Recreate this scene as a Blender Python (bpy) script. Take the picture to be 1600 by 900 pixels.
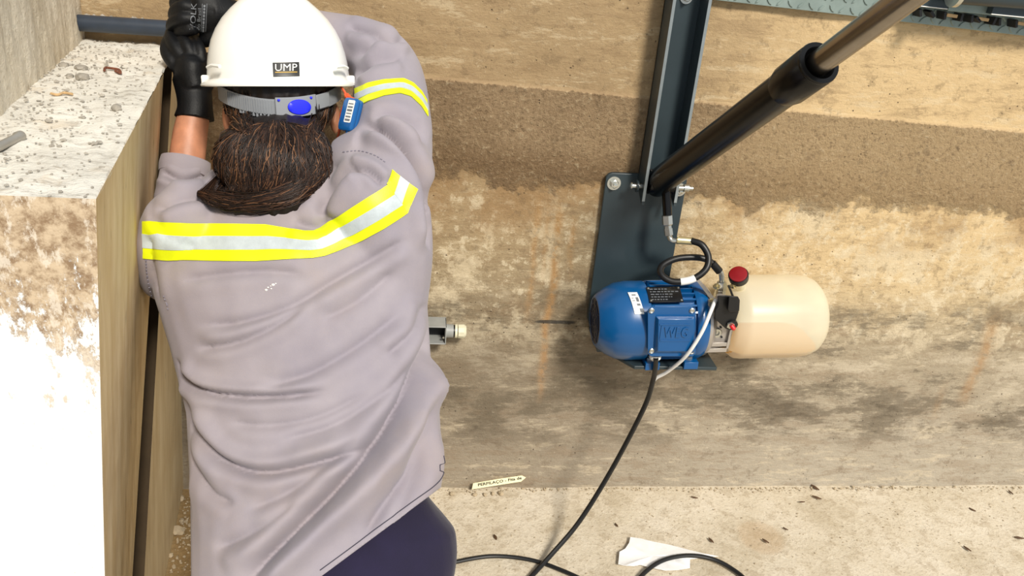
import bpy, bmesh, math, random
import numpy as np
from mathutils import Vector, Matrix
from mathutils.bvhtree import BVHTree
random.seed(7); rng = np.random.default_rng(7)
for _o in list(bpy.data.objects): bpy.data.objects.remove(_o)
S = bpy.context.scene; C = S.collection

# ------------------------------------------------------------------ camera
FPX = 1250.0
CAM = np.array([0.0, -1.8, 1.475])
_p, _r, _y = [math.radians(a) for a in (25, 5, 8)]
FW = np.array([math.sin(_y)*math.cos(_p), math.cos(_y)*math.cos(_p), -math.sin(_p)])
_rt = np.array([math.cos(_y), -math.sin(_y), 0]); _up = np.cross(_rt, FW)
CR = math.cos(_r)*_rt + math.sin(_r)*_up
CU = -math.sin(_r)*_rt + math.cos(_r)*_up
cd = bpy.data.cameras.new('camera'); cam = bpy.data.objects.new('camera', cd); C.objects.link(cam)
cd.sensor_width = 36; cd.lens = FPX*36/1600; cd.clip_start = .02
m = Matrix.Identity(4)
for i in range(3):
    m[i][0] = CR[i]; m[i][1] = CU[i]; m[i][2] = -FW[i]; m[i][3] = CAM[i]
cam.matrix_world = m
S.camera = cam
# ------------------------------------------------------------------ light
W = bpy.data.worlds.new('world'); S.world = W; W.use_nodes = True
bgn = W.node_tree.nodes['Background']; bgn.inputs[0].default_value = (.86, .93, 1.0, 1); bgn.inputs[1].default_value = .54
sl = bpy.data.lights.new('sun', 'SUN'); sl.energy = 3.5; sl.angle = math.radians(11); sl.color = (1, .93, .82)
sun = bpy.data.objects.new('sun', sl); C.objects.link(sun)
sun.location = (3, -4, 5)
sun.rotation_euler = Vector((-.24, .70, -.67)).to_track_quat('-Z', 'Y').to_euler()
vs = S.view_settings; vs.view_transform = 'Standard'; vs.look = 'None'; vs.gamma = 1; vs.use_curve_mapping = False
vs.exposure = 0.22

# ------------------------------------------------------------------ measuring helpers
def ray(x, y): return FW + CR*(x-800)/FPX - CU*(y-450)/FPX
def at(x, y, d): return CAM + ray(x, y)*d
def on(x, y, ax, v):
    d = ray(x, y); return CAM + d*((v-CAM[ax])/d[ax])
def proj(P):
    D = np.asarray(P) - CAM; z = D @ FW
    return np.stack([800+FPX*(D@CR)/z, 450-FPX*(D@CU)/z], -1)

# ------------------------------------------------------------------ materials
def lin(c): return tuple(((v/255)/12.92 if v/255 <= .04045 else ((v/255+.055)/1.055)**2.4) for v in c) + (1,)
class NT:
    def __init__(s, name):
        s.m = bpy.data.materials.new(name); s.m.use_nodes = True
        s.t = s.m.node_tree; s.b = s.t.nodes['Principled BSDF']; s.out = s.t.nodes['Material Output']
        s.tc = s.t.nodes.new('ShaderNodeTexCoord')
    def link(s, a, b): s.t.links.new(a, b)
    def put(s, sock, v):
        if isinstance(v, bpy.types.NodeSocket): s.link(v, sock)
        elif isinstance(v, (tuple, list)) and len(v) == 3 and sock.type == 'RGBA': sock.default_value = tuple(v)+(1,)
        else: sock.default_value = v
    def n(s, typ, ins=None, out=0, **kw):
        nd = s.t.nodes.new('ShaderNode'+typ)
        for k, v in kw.items(): setattr(nd, k, v)
        for k, v in (ins or {}).items(): s.put(nd.inputs[k], v)
        return nd.outputs[out]
    def math(s, op, a, b=0.0, c=None, clamp=False):
        d = {0: a, 1: b}
        if c is not None: d[2] = c
        return s.n('Math', d, operation=op, use_clamp=clamp)
    def mapped(s, scale, loc=(0, 0, 0), rot=(0, 0, 0)):
        return s.n('Mapping', {0: s.tc.outputs['Object'], 'Scale': scale, 'Location': loc, 'Rotation': rot})
    def noise(s, scale, vec=None, detail=5, rough=.6, dist=0.0):
        return s.n('TexNoise', {'Vector': vec if vec else s.tc.outputs['Object'], 'Scale': scale, 'Detail': detail, 'Roughness': rough, 'Distortion': dist})
    def ramp(s, fac, stops, interp='LINEAR'):
        nd = s.t.nodes.new('ShaderNodeValToRGB'); cr = nd.color_ramp; cr.interpolation = interp
        while len(cr.elements) < len(stops): cr.elements.new(.5)
        for e, (p, c) in zip(cr.elements, stops):
            e.position = p; e.color = c if len(c) == 4 else tuple(c)+(1,)
        s.put(nd.inputs[0], fac); return nd.outputs[0]
    def step(s, v, a, b): return s.n('MapRange', {0: v, 1: a, 2: b, 3: 0.0, 4: 1.0}, interpolation_type='SMOOTHSTEP')
    def mix(s, f, a, b, mode='MIX'):
        nd = s.t.nodes.new('ShaderNodeMix'); nd.data_type = 'RGBA'; nd.blend_type = mode
        s.put(nd.inputs[0], f); s.put(nd.inputs[6], a); s.put(nd.inputs[7], b); return nd.outputs[2]
    def bump(s, h, strength=.3, dist=.01, prev=None):
        d = {'Height': h, 'Strength': strength, 'Distance': dist}
        if prev is not None: d['Normal'] = prev
        return s.n('Bump', d)
    def set(s, **kw):
        for k, v in kw.items(): s.put(s.b.inputs[k.replace('_', ' ')], v)
        return s.m
def plain(name, c, rough=.5, metal=0.0, var=.12, nscale=25, bump=0.0, bscale=200, bdist=.001, spec=.5, **kw):
    t = NT(name); c = lin(c)
    n = t.noise(nscale, detail=4)
    dark = tuple(v*(1-var) for v in c[:3]); lite = tuple(min(1, v*(1+var)) for v in c[:3])
    col = t.ramp(n, [(.3, dark), (.7, lite)])
    d = dict(Base_Color=col, Roughness=rough, Metallic=metal); d.update(kw)
    if bump: d['Normal'] = t.bump(t.noise(bscale, detail=3), bump, bdist)
    t.set(**d); t.b.inputs['Specular IOR Level'].default_value = spec
    return t.m

def mat_wall():
    t = NT('stained_concrete'); O = t.tc.outputs['Object']
    sep = t.t.nodes.new('ShaderNodeSeparateXYZ'); t.link(O, sep.inputs[0]); X, Z = sep.outputs[0], sep.outputs[2]
    inv = lambda a: t.math('SUBTRACT', 1.0, a)
    mul = lambda a, b: t.math('MULTIPLY', a, b)
    def shift(v, n, k): return t.math('ADD', v, mul(t.math('SUBTRACT', n, .5), k))
    A = t.noise(2.6, detail=9, rough=.68); Bn = t.noise(8, t.mapped((1, 1, 1), (4.2, 1, 2.7)), detail=10, rough=.72); Cn = t.noise(30, detail=10, rough=.75)
    fine = t.noise(85, detail=6, rough=.75)
    st1 = t.noise(1.0, t.mapped((5.0, 5, 22)), detail=10, rough=.78); st2 = t.noise(1.0, t.mapped((16, 16, 110), (2, 0, 5)), detail=8, rough=.78)
    zz = shift(shift(Z, A, .25), Bn, .16); zn = t.math('DIVIDE', zz, 1.6)
    base = t.ramp(zn, [(0, lin((176, 164, 142))), (.10, lin((172, 158, 134))), (.20, lin((166, 150, 122))), (.30, lin((164, 146, 114))),
                       (.40, lin((184, 162, 122))), (.50, lin((200, 172, 126))), (.57, lin((190, 158, 108))), (.64, lin((180, 148, 102))), (.74, lin((194, 162, 114))), (.9, lin((200, 168, 120)))])
    # falloff of light painted into the wall: lighter right, darker left with grey damp
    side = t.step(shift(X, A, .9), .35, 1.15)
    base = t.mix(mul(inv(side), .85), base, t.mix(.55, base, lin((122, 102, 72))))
    base = t.mix(mul(side, mul(t.step(zz, .5, .72), .55)), base, lin((222, 192, 138)))
    # board marks
    base = t.mix(mul(t.step(st1, .51, .58), .36), base, lin((138, 110, 74)))
    base = t.mix(mul(inv(t.step(st1, .40, .47)), .40), base, lin((218, 198, 160)))
    base = t.mix(mul(t.step(st2, .54, .68), .35), base, lin((120, 96, 62)))
    # pale scuffed lime patches half way up
    win = mul(t.step(zz, .42, .56), inv(t.step(zz, .84, .95)))
    base = t.mix(mul(mul(t.step(Bn, .50, .57), win), .62), base, lin((216, 198, 162)))
    base = t.mix(mul(mul(t.step(Cn, .53, .60), win), .55), base, lin((226, 210, 176)))
    # dark damp blotches low down, torn up by the board marks
    dn = t.noise(1.0, t.mapped((2.6, 2.6, 6.5), (3.1, 0, 1.7)), detail=10, rough=.72)
    dn = shift(shift(dn, st2, .22), Cn, .16)
    win2 = mul(t.step(Z, .10, .22), inv(t.step(zz, .54, .68)))
    base = t.mix(mul(mul(t.step(dn, .475, .56), win2), .74), base, lin((108, 94, 70)))
    base = t.mix(mul(mul(t.step(dn, .57, .64), win2), .55), base, lin((76, 62, 42)))
    base = t.mix(mul(mul(inv(t.step(dn, .36, .46)), win2), .5), base, lin((206, 190, 160)))
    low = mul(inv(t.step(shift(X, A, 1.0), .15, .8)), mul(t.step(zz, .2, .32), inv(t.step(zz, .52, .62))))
    base = t.mix(mul(low, .5), base, t.mix(.6, base, lin((96, 82, 58))))  # lower left darkened further, continuing the painted falloff
    # warm brown stain under the sandy band
    base = t.mix(mul(mul(t.step(A, .44, .56), mul(t.step(zz, .74, .86), inv(t.step(Z, .95, 1.0)))), .6), base, lin((148, 112, 64)))
    # the coarse sandy band
    zb = t.math('ADD', Z, mul(X, .03))
    low = shift(shift(zb, Bn, .30), A, .10)
    band = mul(t.step(low, .895, .945), inv(t.step(shift(zb, fine, .012), 1.130, 1.140)))
    sand = t.mix(t.step(A, .35, .62), lin((138, 110, 74)), lin((172, 142, 102)))
    sand = t.mix(mul(inv(t.step(zb, .95, 1.02)), .6), sand, lin((122, 90, 50)))
    sand = t.mix(mul(side, .6), sand, lin((200, 168, 118)))  # right end of the band lightened by the same painted falloff
    sand = t.mix(mul(t.step(fine, .5, .66), .5), sand, lin((206, 180, 138))); sand = t.mix(mul(inv(t.step(fine, .36, .46)), .5), sand, lin((98, 76, 46)))
    base = t.mix(mul(band, .92), base, sand)
    # rust runs
    wob = mul(t.math('SUBTRACT', t.noise(5, detail=4), .5), .05)
    for x0, wd, zlo, zhi, a in ((.352, .010, .26, .88, .9), (.30, .007, .50, .90, .6), (.325, .006, .6, .88, .4), (.392, .008, .62, .86, .6), (1.60, .02, .25, .62, .7), (1.52, .012, .2, .4, .4)):
        dx = t.math('DIVIDE', t.math('SUBTRACT', t.math('ADD', X, wob), x0), wd)
        g = t.math('POWER', 2.718, mul(mul(dx, dx), -1.0)); g = mul(g, t.math('SUBTRACT', t.step(Z, zlo, zlo+.12), t.step(Z, zhi-.1, zhi)))
        base = t.mix(mul(mul(g, a), t.step(Cn, .34, .54)), base, lin((168, 122, 56)))
    # grey scrape mark beside the motor
    mk = on(868, 504, 1, 0)
    dx = t.math('DIVIDE', t.math('SUBTRACT', X, float(mk[0])), .056); dz = t.math('DIVIDE', t.math('SUBTRACT', t.math('ADD', Z, mul(wob, .05)), float(mk[2])), .0056)
    g = t.math('ADD', t.math('POWER', t.math('ABSOLUTE', dx), 4.0), mul(dz, dz))
    base = t.mix(mul(inv(t.step(shift(g, Cn, .9), .3, 1.3)), .9), base, lin((52, 49, 44)))
    # pits, specks and scratches
    vo = t.n('TexVoronoi', {'Vector': O, 'Scale': 55.0}, out=0)
    pit = mul(inv(t.step(vo, .04, .13)), t.step(t.noise(5), .50, .60))
    base = t.mix(mul(pit, .7), base, lin((66, 50, 32)))
    base = t.mix(mul(t.step(fine, .60, .72), .3), base, lin((232, 220, 190)))
    h = t.math('ADD', mul(fine, t.math('ADD', .4, mul(band, 1.8))), t.math('ADD', mul(st1, .5), mul(Cn, .5)))
    h = t.math('SUBTRACT', h, mul(pit, .6))
    base = t.mix(mul(inv(t.step(Cn, .38, .46)), .38), base, lin((112, 90, 60)))
    hs = t.n('HueSaturation', {'Saturation': t.math('ADD', .78, mul(t.step(Z, .3, .8), .14)), 'Value': 1.02, 'Color': base})
    return t.set(Base_Color=hs, Roughness=.85, Normal=t.bump(h, .9, .008))
def mat_floor():
    t = NT('dusty_concrete_floor'); O = t.tc.outputs['Object']
    sep = t.t.nodes.new('ShaderNodeSeparateXYZ'); t.link(O, sep.inputs[0]); X, Y = sep.outputs[0], sep.outputs[1]
    n1 = t.noise(4, detail=9, rough=.7); n2 = t.noise(22, detail=9, rough=.75); n3 = t.noise(120, detail=4, rough=.7)
    c = t.ramp(n1, [(.3, lin((190, 176, 150))), (.5, lin((214, 202, 180))), (.72, lin((228, 218, 200)))])
    c = t.mix(t.math('MULTIPLY', t.step(n2, .5, .62), .45), c, lin((168, 150, 122)))
    c = t.mix(t.math('MULTIPLY', t.step(n3, .56, .66), .5), c, lin((150, 132, 104)))
    c = t.mix(t.math('MULTIPLY', t.math('SUBTRACT', 1.0, t.step(n2, .34, .44)), .5), c, lin((232, 224, 206)))
    vo = t.n('TexVoronoi', {'Vector': O, 'Scale': 48.0}, out=0)
    sp = t.math('MULTIPLY', t.math('SUBTRACT', 1.0, t.step(vo, .05, .16)), t.step(t.noise(14), .5, .6))
    c = t.mix(t.math('MULTIPLY', sp, .65), c, lin((96, 78, 56)))
    damp = on(1190, 838, 2, 0)
    dd = t.n('VectorMath', {0: O, 1: (float(damp[0]), float(damp[1]), 0)}, out=1, operation='DISTANCE')
    dd = t.math('ADD', dd, t.math('MULTIPLY', t.math('SUBTRACT', n2, .5), .05))
    c = t.mix(t.math('MULTIPLY', t.math('SUBTRACT', 1.0, t.step(dd, .05, .075)), .45), c, lin((186, 158, 122)))
    dirt = t.math('SUBTRACT', 1.0, t.step(t.math('ADD', X, t.math('MULTIPLY', t.math('SUBTRACT', n2, .5), .1)), -.47, -.40))
    soil = t.mix(n3, lin((112, 88, 54)), lin((178, 150, 104)))
    c = t.mix(dirt, c, soil)
    h = t.math('ADD', t.math('MULTIPLY', n2, 1.0), t.math('MULTIPLY', n3, .4))
    return t.set(Base_Color=c, Roughness=.9, Normal=t.bump(h, .9, .006))
def mat_ledge_top():
    t = NT('dusty_white_ledge'); n1 = t.noise(7, detail=6); n2 = t.noise(1, t.mapped((28, 55, 40)), detail=6, rough=.75); n3 = t.noise(160, detail=3)
    c = t.ramp(n1, [(.3, lin((206, 202, 192))), (.6, lin((232, 228, 218))), (.8, lin((240, 236, 226)))])
    c = t.mix(t.math('MULTIPLY', t.step(n2, .5, .68), .6), c, lin((128, 118, 104)))
    c = t.mix(t.math('MULTIPLY', t.step(t.noise(11), .56, .72), .4), c, lin((200, 174, 136)))
    return t.set(Base_Color=c, Roughness=.92, Normal=t.bump(t.math('ADD', n2, t.math('MULTIPLY', n3, .5)), .7, .006))
def mat_ledge_front():
    t = NT('peeling_whitewash'); O = t.tc.outputs['Object']
    sep = t.t.nodes.new('ShaderNodeSeparateXYZ'); t.link(O, sep.inputs[0]); Z = sep.outputs[2]
    n1 = t.noise(1, t.mapped((42, 42, 22)), detail=8, rough=.78); n2 = t.noise(60, detail=5, rough=.7); n3 = t.noise(9, detail=5)
    zz = t.math('ADD', Z, t.math('MULTIPLY', t.math('SUBTRACT', n1, .5), .75)); zz = t.math('ADD', zz, t.math('MULTIPLY', t.math('SUBTRACT', n3, .5), .3))
    br = t.step(zz, .975, 1.03)
    stain = t.mix(t.step(n2, .35, .62), lin((142, 116, 88)), lin((204, 182, 152)))
    stain = t.mix(t.math('MULTIPLY', t.step(n1, .52, .60), .75), stain, lin((226, 214, 196)))
    sp = t.math('MULTIPLY', t.math('SUBTRACT', 1.0, t.step(t.n('TexVoronoi', {'Vector': O, 'Scale': 110.0}), .05, .16)), .5)
    white = t.mix(t.math('MULTIPLY', sp, t.step(n3, .45, .6)), lin((246, 245, 242)), lin((190, 172, 146)))
    return t.set(Base_Color=t.mix(br, white, stain), Roughness=.9, Normal=t.bump(t.math('ADD', n2, br), .35, .004))
def mat_board(name, a, b, dirtc):
    t = NT(name); g = t.noise(1, t.mapped((34, 34, 2.2)), detail=5, rough=.65); n = t.noise(4, detail=5)
    c = t.mix(t.step(g, .3, .7), lin(a), lin(b)); c = t.mix(t.math('MULTIPLY', t.step(n, .45, .7), .5), c, lin(dirtc))
    v = t.n('TexVoronoi', {'Vector': t.mapped((60, 60, 9)), 'Scale': 1.0})
    pit = t.math('MULTIPLY', t.math('SUBTRACT', 1.0, t.step(v, .05, .16)), t.step(t.noise(9), .54, .62))
    c = t.mix(t.math('MULTIPLY', pit, .7), c, lin((84, 66, 42)))
    return t.set(Base_Color=c, Roughness=.85, Normal=t.bump(t.math('SUBTRACT', g, pit), .3, .004))
def mat_render():
    t = NT('sandy_render'); n1 = t.noise(5, detail=6); n2 = t.noise(95, detail=4, rough=.7); g = t.noise(1, t.mapped((30, 30, 5)), detail=4)
    c = t.ramp(n1, [(.3, lin((206, 192, 166))), (.6, lin((228, 218, 198))), (.8, lin((232, 224, 210)))])
    c = t.mix(t.math('MULTIPLY', t.step(n2, .5, .7), .35), c, lin((164, 146, 118)))
    c = t.mix(t.math('MULTIPLY', t.step(g, .62, .7), .5), c, lin((120, 100, 76)))
    return t.set(Base_Color=c, Roughness=.92, Normal=t.bump(n2, .7, .006))
def mat_fabric(name, a, b, weave=900, rough=.9, soil=None):
    t = NT(name); n1 = t.noise(6, detail=5); n2 = t.noise(45, detail=4)
    c = t.mix(t.step(n1, .3, .7), lin(a), lin(b)); c = t.mix(t.math('MULTIPLY', n2, .15), c, lin(tuple(v*.85 for v in a)))
    if soil: c = t.mix(t.math('MULTIPLY', t.step(t.noise(3.3, detail=6), .5, .68), .35), c, lin(soil))
    w = t.n('TexNoise', {'Vector': t.mapped((weave, weave, weave*.4)), 'Scale': 1.0, 'Detail': 2.0})
    t.b.inputs['Sheen Weight'].default_value = .12
    return t.set(Base_Color=c, Roughness=rough, Normal=t.bump(w, .22, .0012))
def mat_hair():
    t = NT('brown_hair'); n = t.n('Attribute', out=2, attribute_name='tone')
    c = t.ramp(n, [(0, lin((22, 13, 10))), (.5, lin((46, 29, 21))), (.85, lin((84, 56, 39))), (1, lin((142, 100, 68)))])
    t.b.inputs['Specular IOR Level'].default_value = .35
    return t.set(Base_Color=c, Roughness=.45)
def mat_tank():
    t = NT('milky_tank_plastic')
    d = t.n('BsdfPrincipled', {'Base Color': lin((255, 251, 230)), 'Roughness': .32})
    tr = t.n('BsdfTranslucent', {'Color': lin((255, 251, 230))}); tp = t.n('BsdfTransparent', {'Color': lin((255, 252, 240))})
    m1 = t.n('MixShader', {0: .3, 1: d, 2: tr}); m2 = t.n('MixShader', {0: .42, 1: m1, 2: tp})
    t.link(m2, t.out.inputs[0]); return t.m
def mat_cable(name, c, rough=.4): return plain(name, c, rough, var=.15)
MAT = dict(
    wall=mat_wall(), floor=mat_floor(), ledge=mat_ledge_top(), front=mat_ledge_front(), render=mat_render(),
    board=mat_board('board_marked_concrete', (212, 182, 130), (234, 210, 164), (184, 152, 104)),
    board2=mat_board('smooth_formed_concrete', (222, 196, 148), (240, 218, 176), (202, 172, 122)),
    gap=plain('joint_shade_paint', (70, 56, 38), .95),  # dark brown painted in for the shade inside the joint recess
    shirt=mat_fabric('grey_work_shirt_cloth', (146, 139, 149), (160, 152, 158), soil=(168, 151, 141)),
    navy=mat_fabric('navy_trouser_cloth', (19, 12, 42), (27, 19, 54)),
    thread=plain('dark_thread', (52, 50, 66), .8), pale_thread=plain('pale_thread', (128, 124, 136), .8),
    lime=plain('lime_tape', (228, 240, 10), .45, var=.06, bump=.2, bscale=500), silver_tape=plain('silver_tape', (186, 196, 200), .38, var=.1, nscale=60, bump=.25, bscale=400),
    skin=plain('tanned_skin', (188, 130, 100), .5, var=.16, nscale=40, bump=.2, bscale=300, **{'Subsurface_Weight': .08}),
    lips=plain('lips', (150, 84, 76), .5), eyew=plain('eye_white', (230, 226, 218), .2), iris=plain('iris', (60, 40, 26), .2),
    glove=plain('black_glove_rubber', (7, 8, 11), .55, spec=.3, var=.3, nscale=60, bump=.4, bscale=350), print=plain('grey_print', (108, 112, 118), .6),
    boot=plain('black_boot', (24, 22, 22), .5), sole=plain('boot_sole', (40, 36, 32), .8), hair=mat_hair(),
    helmet=plain('white_shell_plastic', (244, 244, 240), .22, var=.015), band=plain('grey_band_plastic', (140, 144, 150), .4, var=.05),
    bluebtn=plain('royal_blue_plastic', (30, 40, 235), .35, var=.03), black=plain('black_sticker', (18, 18, 18), .35), white=plain('white_print', (236, 236, 232), .5, var=.03),
    gold=plain('gold_print', (206, 164, 60), .4), case=plain('blue_case_plastic', (24, 92, 156), .25, var=.05), orange=plain('orange_cord', (226, 92, 44), .6),
    steel=plain('dark_grey_green_paint', (46, 58, 63), .38, var=.12, nscale=8, bump=.1, bscale=120, spec=.5), edge=plain('worn_steel_edge', (150, 158, 160), .35, .5),
    cylb=plain('gloss_black_paint', (5, 5, 6), .26, var=.2, spec=.35), chrome=plain('ground_steel_rod', (150, 142, 132), .24, 1.0, var=.1), zinc=plain('zinc_plated', (206, 206, 198), .28, .9, var=.1), brass=plain('zinc_yellow', (214, 202, 160), .3, .85),
    motor=plain('motor_blue_paint', (2, 80, 138), .3, var=.06, nscale=6, **{'Coat_Weight': .25}), grille=plain('dark_blue_grille', (6, 24, 52), .5),
    plate=plain('black_nameplate', (16, 16, 18), .35), alu=plain('cast_aluminium', (190, 184, 178), .38, .7, var=.08, bump=.2, bscale=300),
    rubber=plain('black_rubber', (16, 16, 17), .42, var=.2), red=plain('dark_red_plastic', (140, 14, 22), .35), bred=plain('bright_red_plastic', (228, 36, 40), .35),
    tank=mat_tank(), oil=plain('amber_oil', (206, 148, 52), .25, var=.05, nscale=8), wcable=mat_cable('white_cable', (226, 224, 220)), bcable=mat_cable('black_cable', (18, 18, 19)),
    pvc=plain('grey_pvc', (46, 56, 70), .4, var=.18, nscale=30), cream=plain('cream_plastic', (222, 218, 192), .4), cgrey=plain('grey_conduit', (150, 152, 150), .45), dark=plain('dark_inside', (22, 24, 28), .6),
    tread=plain('galvanised_tread_plate', (138, 152, 146), .45, .35, var=.15, nscale=18, bump=.15), paper=plain('white_paper', (240, 240, 240), .8, var=.03, bump=.4, bscale=40, bdist=.003),
    strip=plain('yellowed_label', (238, 230, 186), .6, var=.06), ink=plain('black_ink', (20, 20, 20), .7), stone=plain('grey_stone', (150, 144, 134), .9, var=.25, nscale=60, bump=.6),
    palestone=plain('pale_rubble', (160, 154, 144), .9, var=.3, nscale=50),
    tanstone=plain('tan_stone', (178, 162, 136), .9, var=.2, nscale=60, bump=.6), leaf=plain('dry_brown_leaf', (84, 60, 38), .8, var=.3, nscale=90), rust=plain('rusty_wire', (112, 64, 44), .8, var=.25, nscale=100),
    tan=plain('weathered_wood', (196, 164, 120), .8), greywire=plain('grey_steel_tube', (168, 164, 156), .4, .6),
)

# ------------------------------------------------------------------ mesh helpers
class MB:
    def __init__(s): s.v = []; s.f = []; s.mi = []
    def add(s, v, f, mi=0):
        o = len(s.v); s.v += [tuple(map(float, p)) for p in v]; s.f += [tuple(i+o for i in q) for q in f]; s.mi += [mi]*len(f); return s
    def box(s, c, size, ax=None, mi=0):
        c = np.array(c, float); ax = np.eye(3) if ax is None else np.array(ax, float); h = np.array(size, float)/2
        v = [c + ax[0]*h[0]*i + ax[1]*h[1]*j + ax[2]*h[2]*k for i in (-1, 1) for j in (-1, 1) for k in (-1, 1)]
        f = [(0, 1, 3, 2), (4, 6, 7, 5), (0, 4, 5, 1), (2, 3, 7, 6), (0, 2, 6, 4), (1, 5, 7, 3)]
        if np.linalg.det(ax) < 0: f = [q[::-1] for q in f]
        return s.add(v, f, mi)
    def loft(s, rings, caps=True, mi=0, closed=False):
        n = len(rings[0]); v = [p for r in rings for p in r]; f = []
        R = len(rings)
        for i in range(R if closed else R-1):
            j2 = (i+1) % R
            for j in range(n): f.append((i*n+j, i*n+(j+1) % n, j2*n+(j+1) % n, j2*n+j))
        if caps and not closed: f.append(tuple(range(n))[::-1]); f.append(tuple((R-1)*n+j for j in range(n)))
        return s.add(v, f, mi)
    def tube(s, pts, r, n=10, caps=True, mi=0, closed=False, squash=None):
        P = np.array(pts, float); R = [r]*len(P) if np.isscalar(r) else list(r); rings = []
        T = np.gradient(P, axis=0) if len(P) > 1 else None
        if closed: T = np.roll(P, -1, 0)-np.roll(P, 1, 0)
        u = None
        for i in range(len(P)):
            t = T[i]/np.linalg.norm(T[i])
            if u is None:
                a = np.array([0, 0, 1.]) if abs(t[2]) < .9 else np.array([1., 0, 0]); u = a - t*(a@t)
            else: u = u - t*(u@t)
            u = u/np.linalg.norm(u); w = np.cross(t, u)
            k = 1 if squash is None else squash
            rings.append([P[i]+R[i]*(math.cos(q)*u+math.sin(q)*w*k) for q in np.arange(n)*2*math.pi/n])
        return s.loft(rings, caps, mi, closed)
    def lathe(s, o, axis, prof, n=24, mi=0, caps=True):      # prof = [(along, radius)]
        o = np.array(o, float); t = np.array(axis, float); t /= np.linalg.norm(t)
        a = np.array([0, 0, 1.]) if abs(t[2]) < .9 else np.array([0, 1., 0]); u = a-t*(a@t); u /= np.linalg.norm(u); w = np.cross(t, u)
        return s.loft([[o+t*h+max(r, 1e-5)*(math.cos(q)*u+math.sin(q)*w) for q in np.arange(n)*2*math.pi/n] for h, r in prof], caps, mi)
    def blob(s, c, r, ax=None, n=14):
        ax = np.eye(3) if ax is None else np.array(ax, float); c = np.array(c, float); rings = []
        for i in range(1, n):
            ph = math.pi*i/n
            rings.append([c+ax[0]*r[0]*math.sin(ph)*math.cos(q)+ax[1]*r[1]*math.sin(ph)*math.sin(q)-ax[2]*r[2]*math.cos(ph) for q in np.arange(2*n)*math.pi/n])
        return s.loft(rings)
    def prism(s, poly, z0, z1, fr, mi=0):                    # polygon in the plane fr=(origin,u,v,w)
        o, u, v, w = [np.array(q, float) for q in fr]; n = len(poly)
        V = [o+u*a+v*b+w*z for z in (z0, z1) for a, b in poly]
        f = [tuple(range(n))[::-1], tuple(range(n, 2*n))] + [(i, (i+1) % n, n+(i+1) % n, n+i) for i in range(n)]
        return s.add(V, f, mi)
ORG = {}
def finish(o, label=None, cat=None, group=None, kind=None):
    if label: o['label'] = label
    if cat: o['category'] = cat
    if group: o['group'] = group
    if kind: o['kind'] = kind
    return o
def fixn(me):
    bm = bmesh.new(); bm.from_mesh(me); bmesh.ops.recalc_face_normals(bm, faces=bm.faces); bm.to_mesh(me); bm.free()
def smooth(me, ang=35):
    me.polygons.foreach_set('use_smooth', [True]*len(me.polygons))
    if ang < 180: me.set_sharp_from_angle(angle=math.radians(ang))
def obj(name, g, mat, parent=None, base=None, ang=35, bevel=0, recalc=True):
    """links an MB (or a ready mesh in world coordinates) as ONE object"""
    if isinstance(g, MB):
        me = bpy.data.meshes.new(name); me.from_pydata(g.v, [], g.f); me.polygons.foreach_set('material_index', g.mi)
        if recalc: fixn(me)
    else: me = g; me.name = name
    for k in (mat if isinstance(mat, (list, tuple)) else [mat]): me.materials.append(MAT[k])
    o = bpy.data.objects.new(name, me); C.objects.link(o)
    if parent is not None: org = ORG[parent.name]; o.parent = parent
    else:
        co = np.array([v.co for v in me.vertices]); lo, hi = co.min(0), co.max(0)
        org = np.array(base if base is not None else ((lo[0]+hi[0])/2, (lo[1]+hi[1])/2, lo[2])); o.location = org
    me.transform(Matrix.Translation(-Vector(org))); ORG[o.name] = org
    smooth(me, ang)
    if bevel:
        b = o.modifiers.new('bevel', 'BEVEL'); b.width = bevel; b.segments = 2; b.limit_method = 'ANGLE'; b.angle_limit = math.radians(40)
    return o
def struct(name, g, mat, **k):
    return finish(obj(name, g, mat, base=(0, 0, 0), **k), kind='structure')
def thing(name, base, label, cat, group=None):
    o = bpy.data.objects.new(name, None); o.empty_display_size = .05; C.objects.link(o); o.location = base; ORG[o.name] = np.array(base, float)
    return finish(o, label, cat, group)
def evaluated(o):
    bpy.context.view_layer.update(); dg = bpy.context.evaluated_depsgraph_get()
    me = bpy.data.meshes.new_from_object(o.evaluated_get(dg)); d = o.data; bpy.data.objects.remove(o)
    if d.users == 0: (bpy.data.meshes if isinstance(d, bpy.types.Mesh) else bpy.data.curves).remove(d)
    return me
def fuse(g, voxel, sm=6, fac=.5):
    """one continuous skin round overlapping closed shapes"""
    me = bpy.data.meshes.new('tmp'); me.from_pydata(g.v, [], g.f); fixn(me)
    o = bpy.data.objects.new('tmp', me); C.objects.link(o)
    r = o.modifiers.new('r', 'REMESH'); r.mode = 'VOXEL'; r.voxel_size = voxel
    if sm: q = o.modifiers.new('s', 'SMOOTH'); q.iterations = sm; q.factor = fac
    return evaluated(o)
def bvh(me): return BVHTree.FromPolygons([v.co.copy() for v in me.vertices], [tuple(p.vertices) for p in me.polygons])
def cast(bt, x, y, lift=0.0, guess=1.2):
    d = Vector(ray(x, y)); hit = bt.ray_cast(Vector(CAM), d.normalized())
    if hit[0] is None: hit = bt.find_nearest(Vector(at(x, y, guess)))
    nrm = hit[1] if hit[1].dot(d) < 0 else -hit[1]
    return np.array(hit[0]+nrm*lift)
def resample(poly, n):
    P = np.array(poly, float); s = np.r_[0, np.cumsum(np.linalg.norm(np.diff(P, axis=0), axis=1))]; q = np.linspace(0, s[-1], n)
    return np.stack([np.interp(q, s, P[:, k]) for k in range(P.shape[1])], 1)
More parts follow.
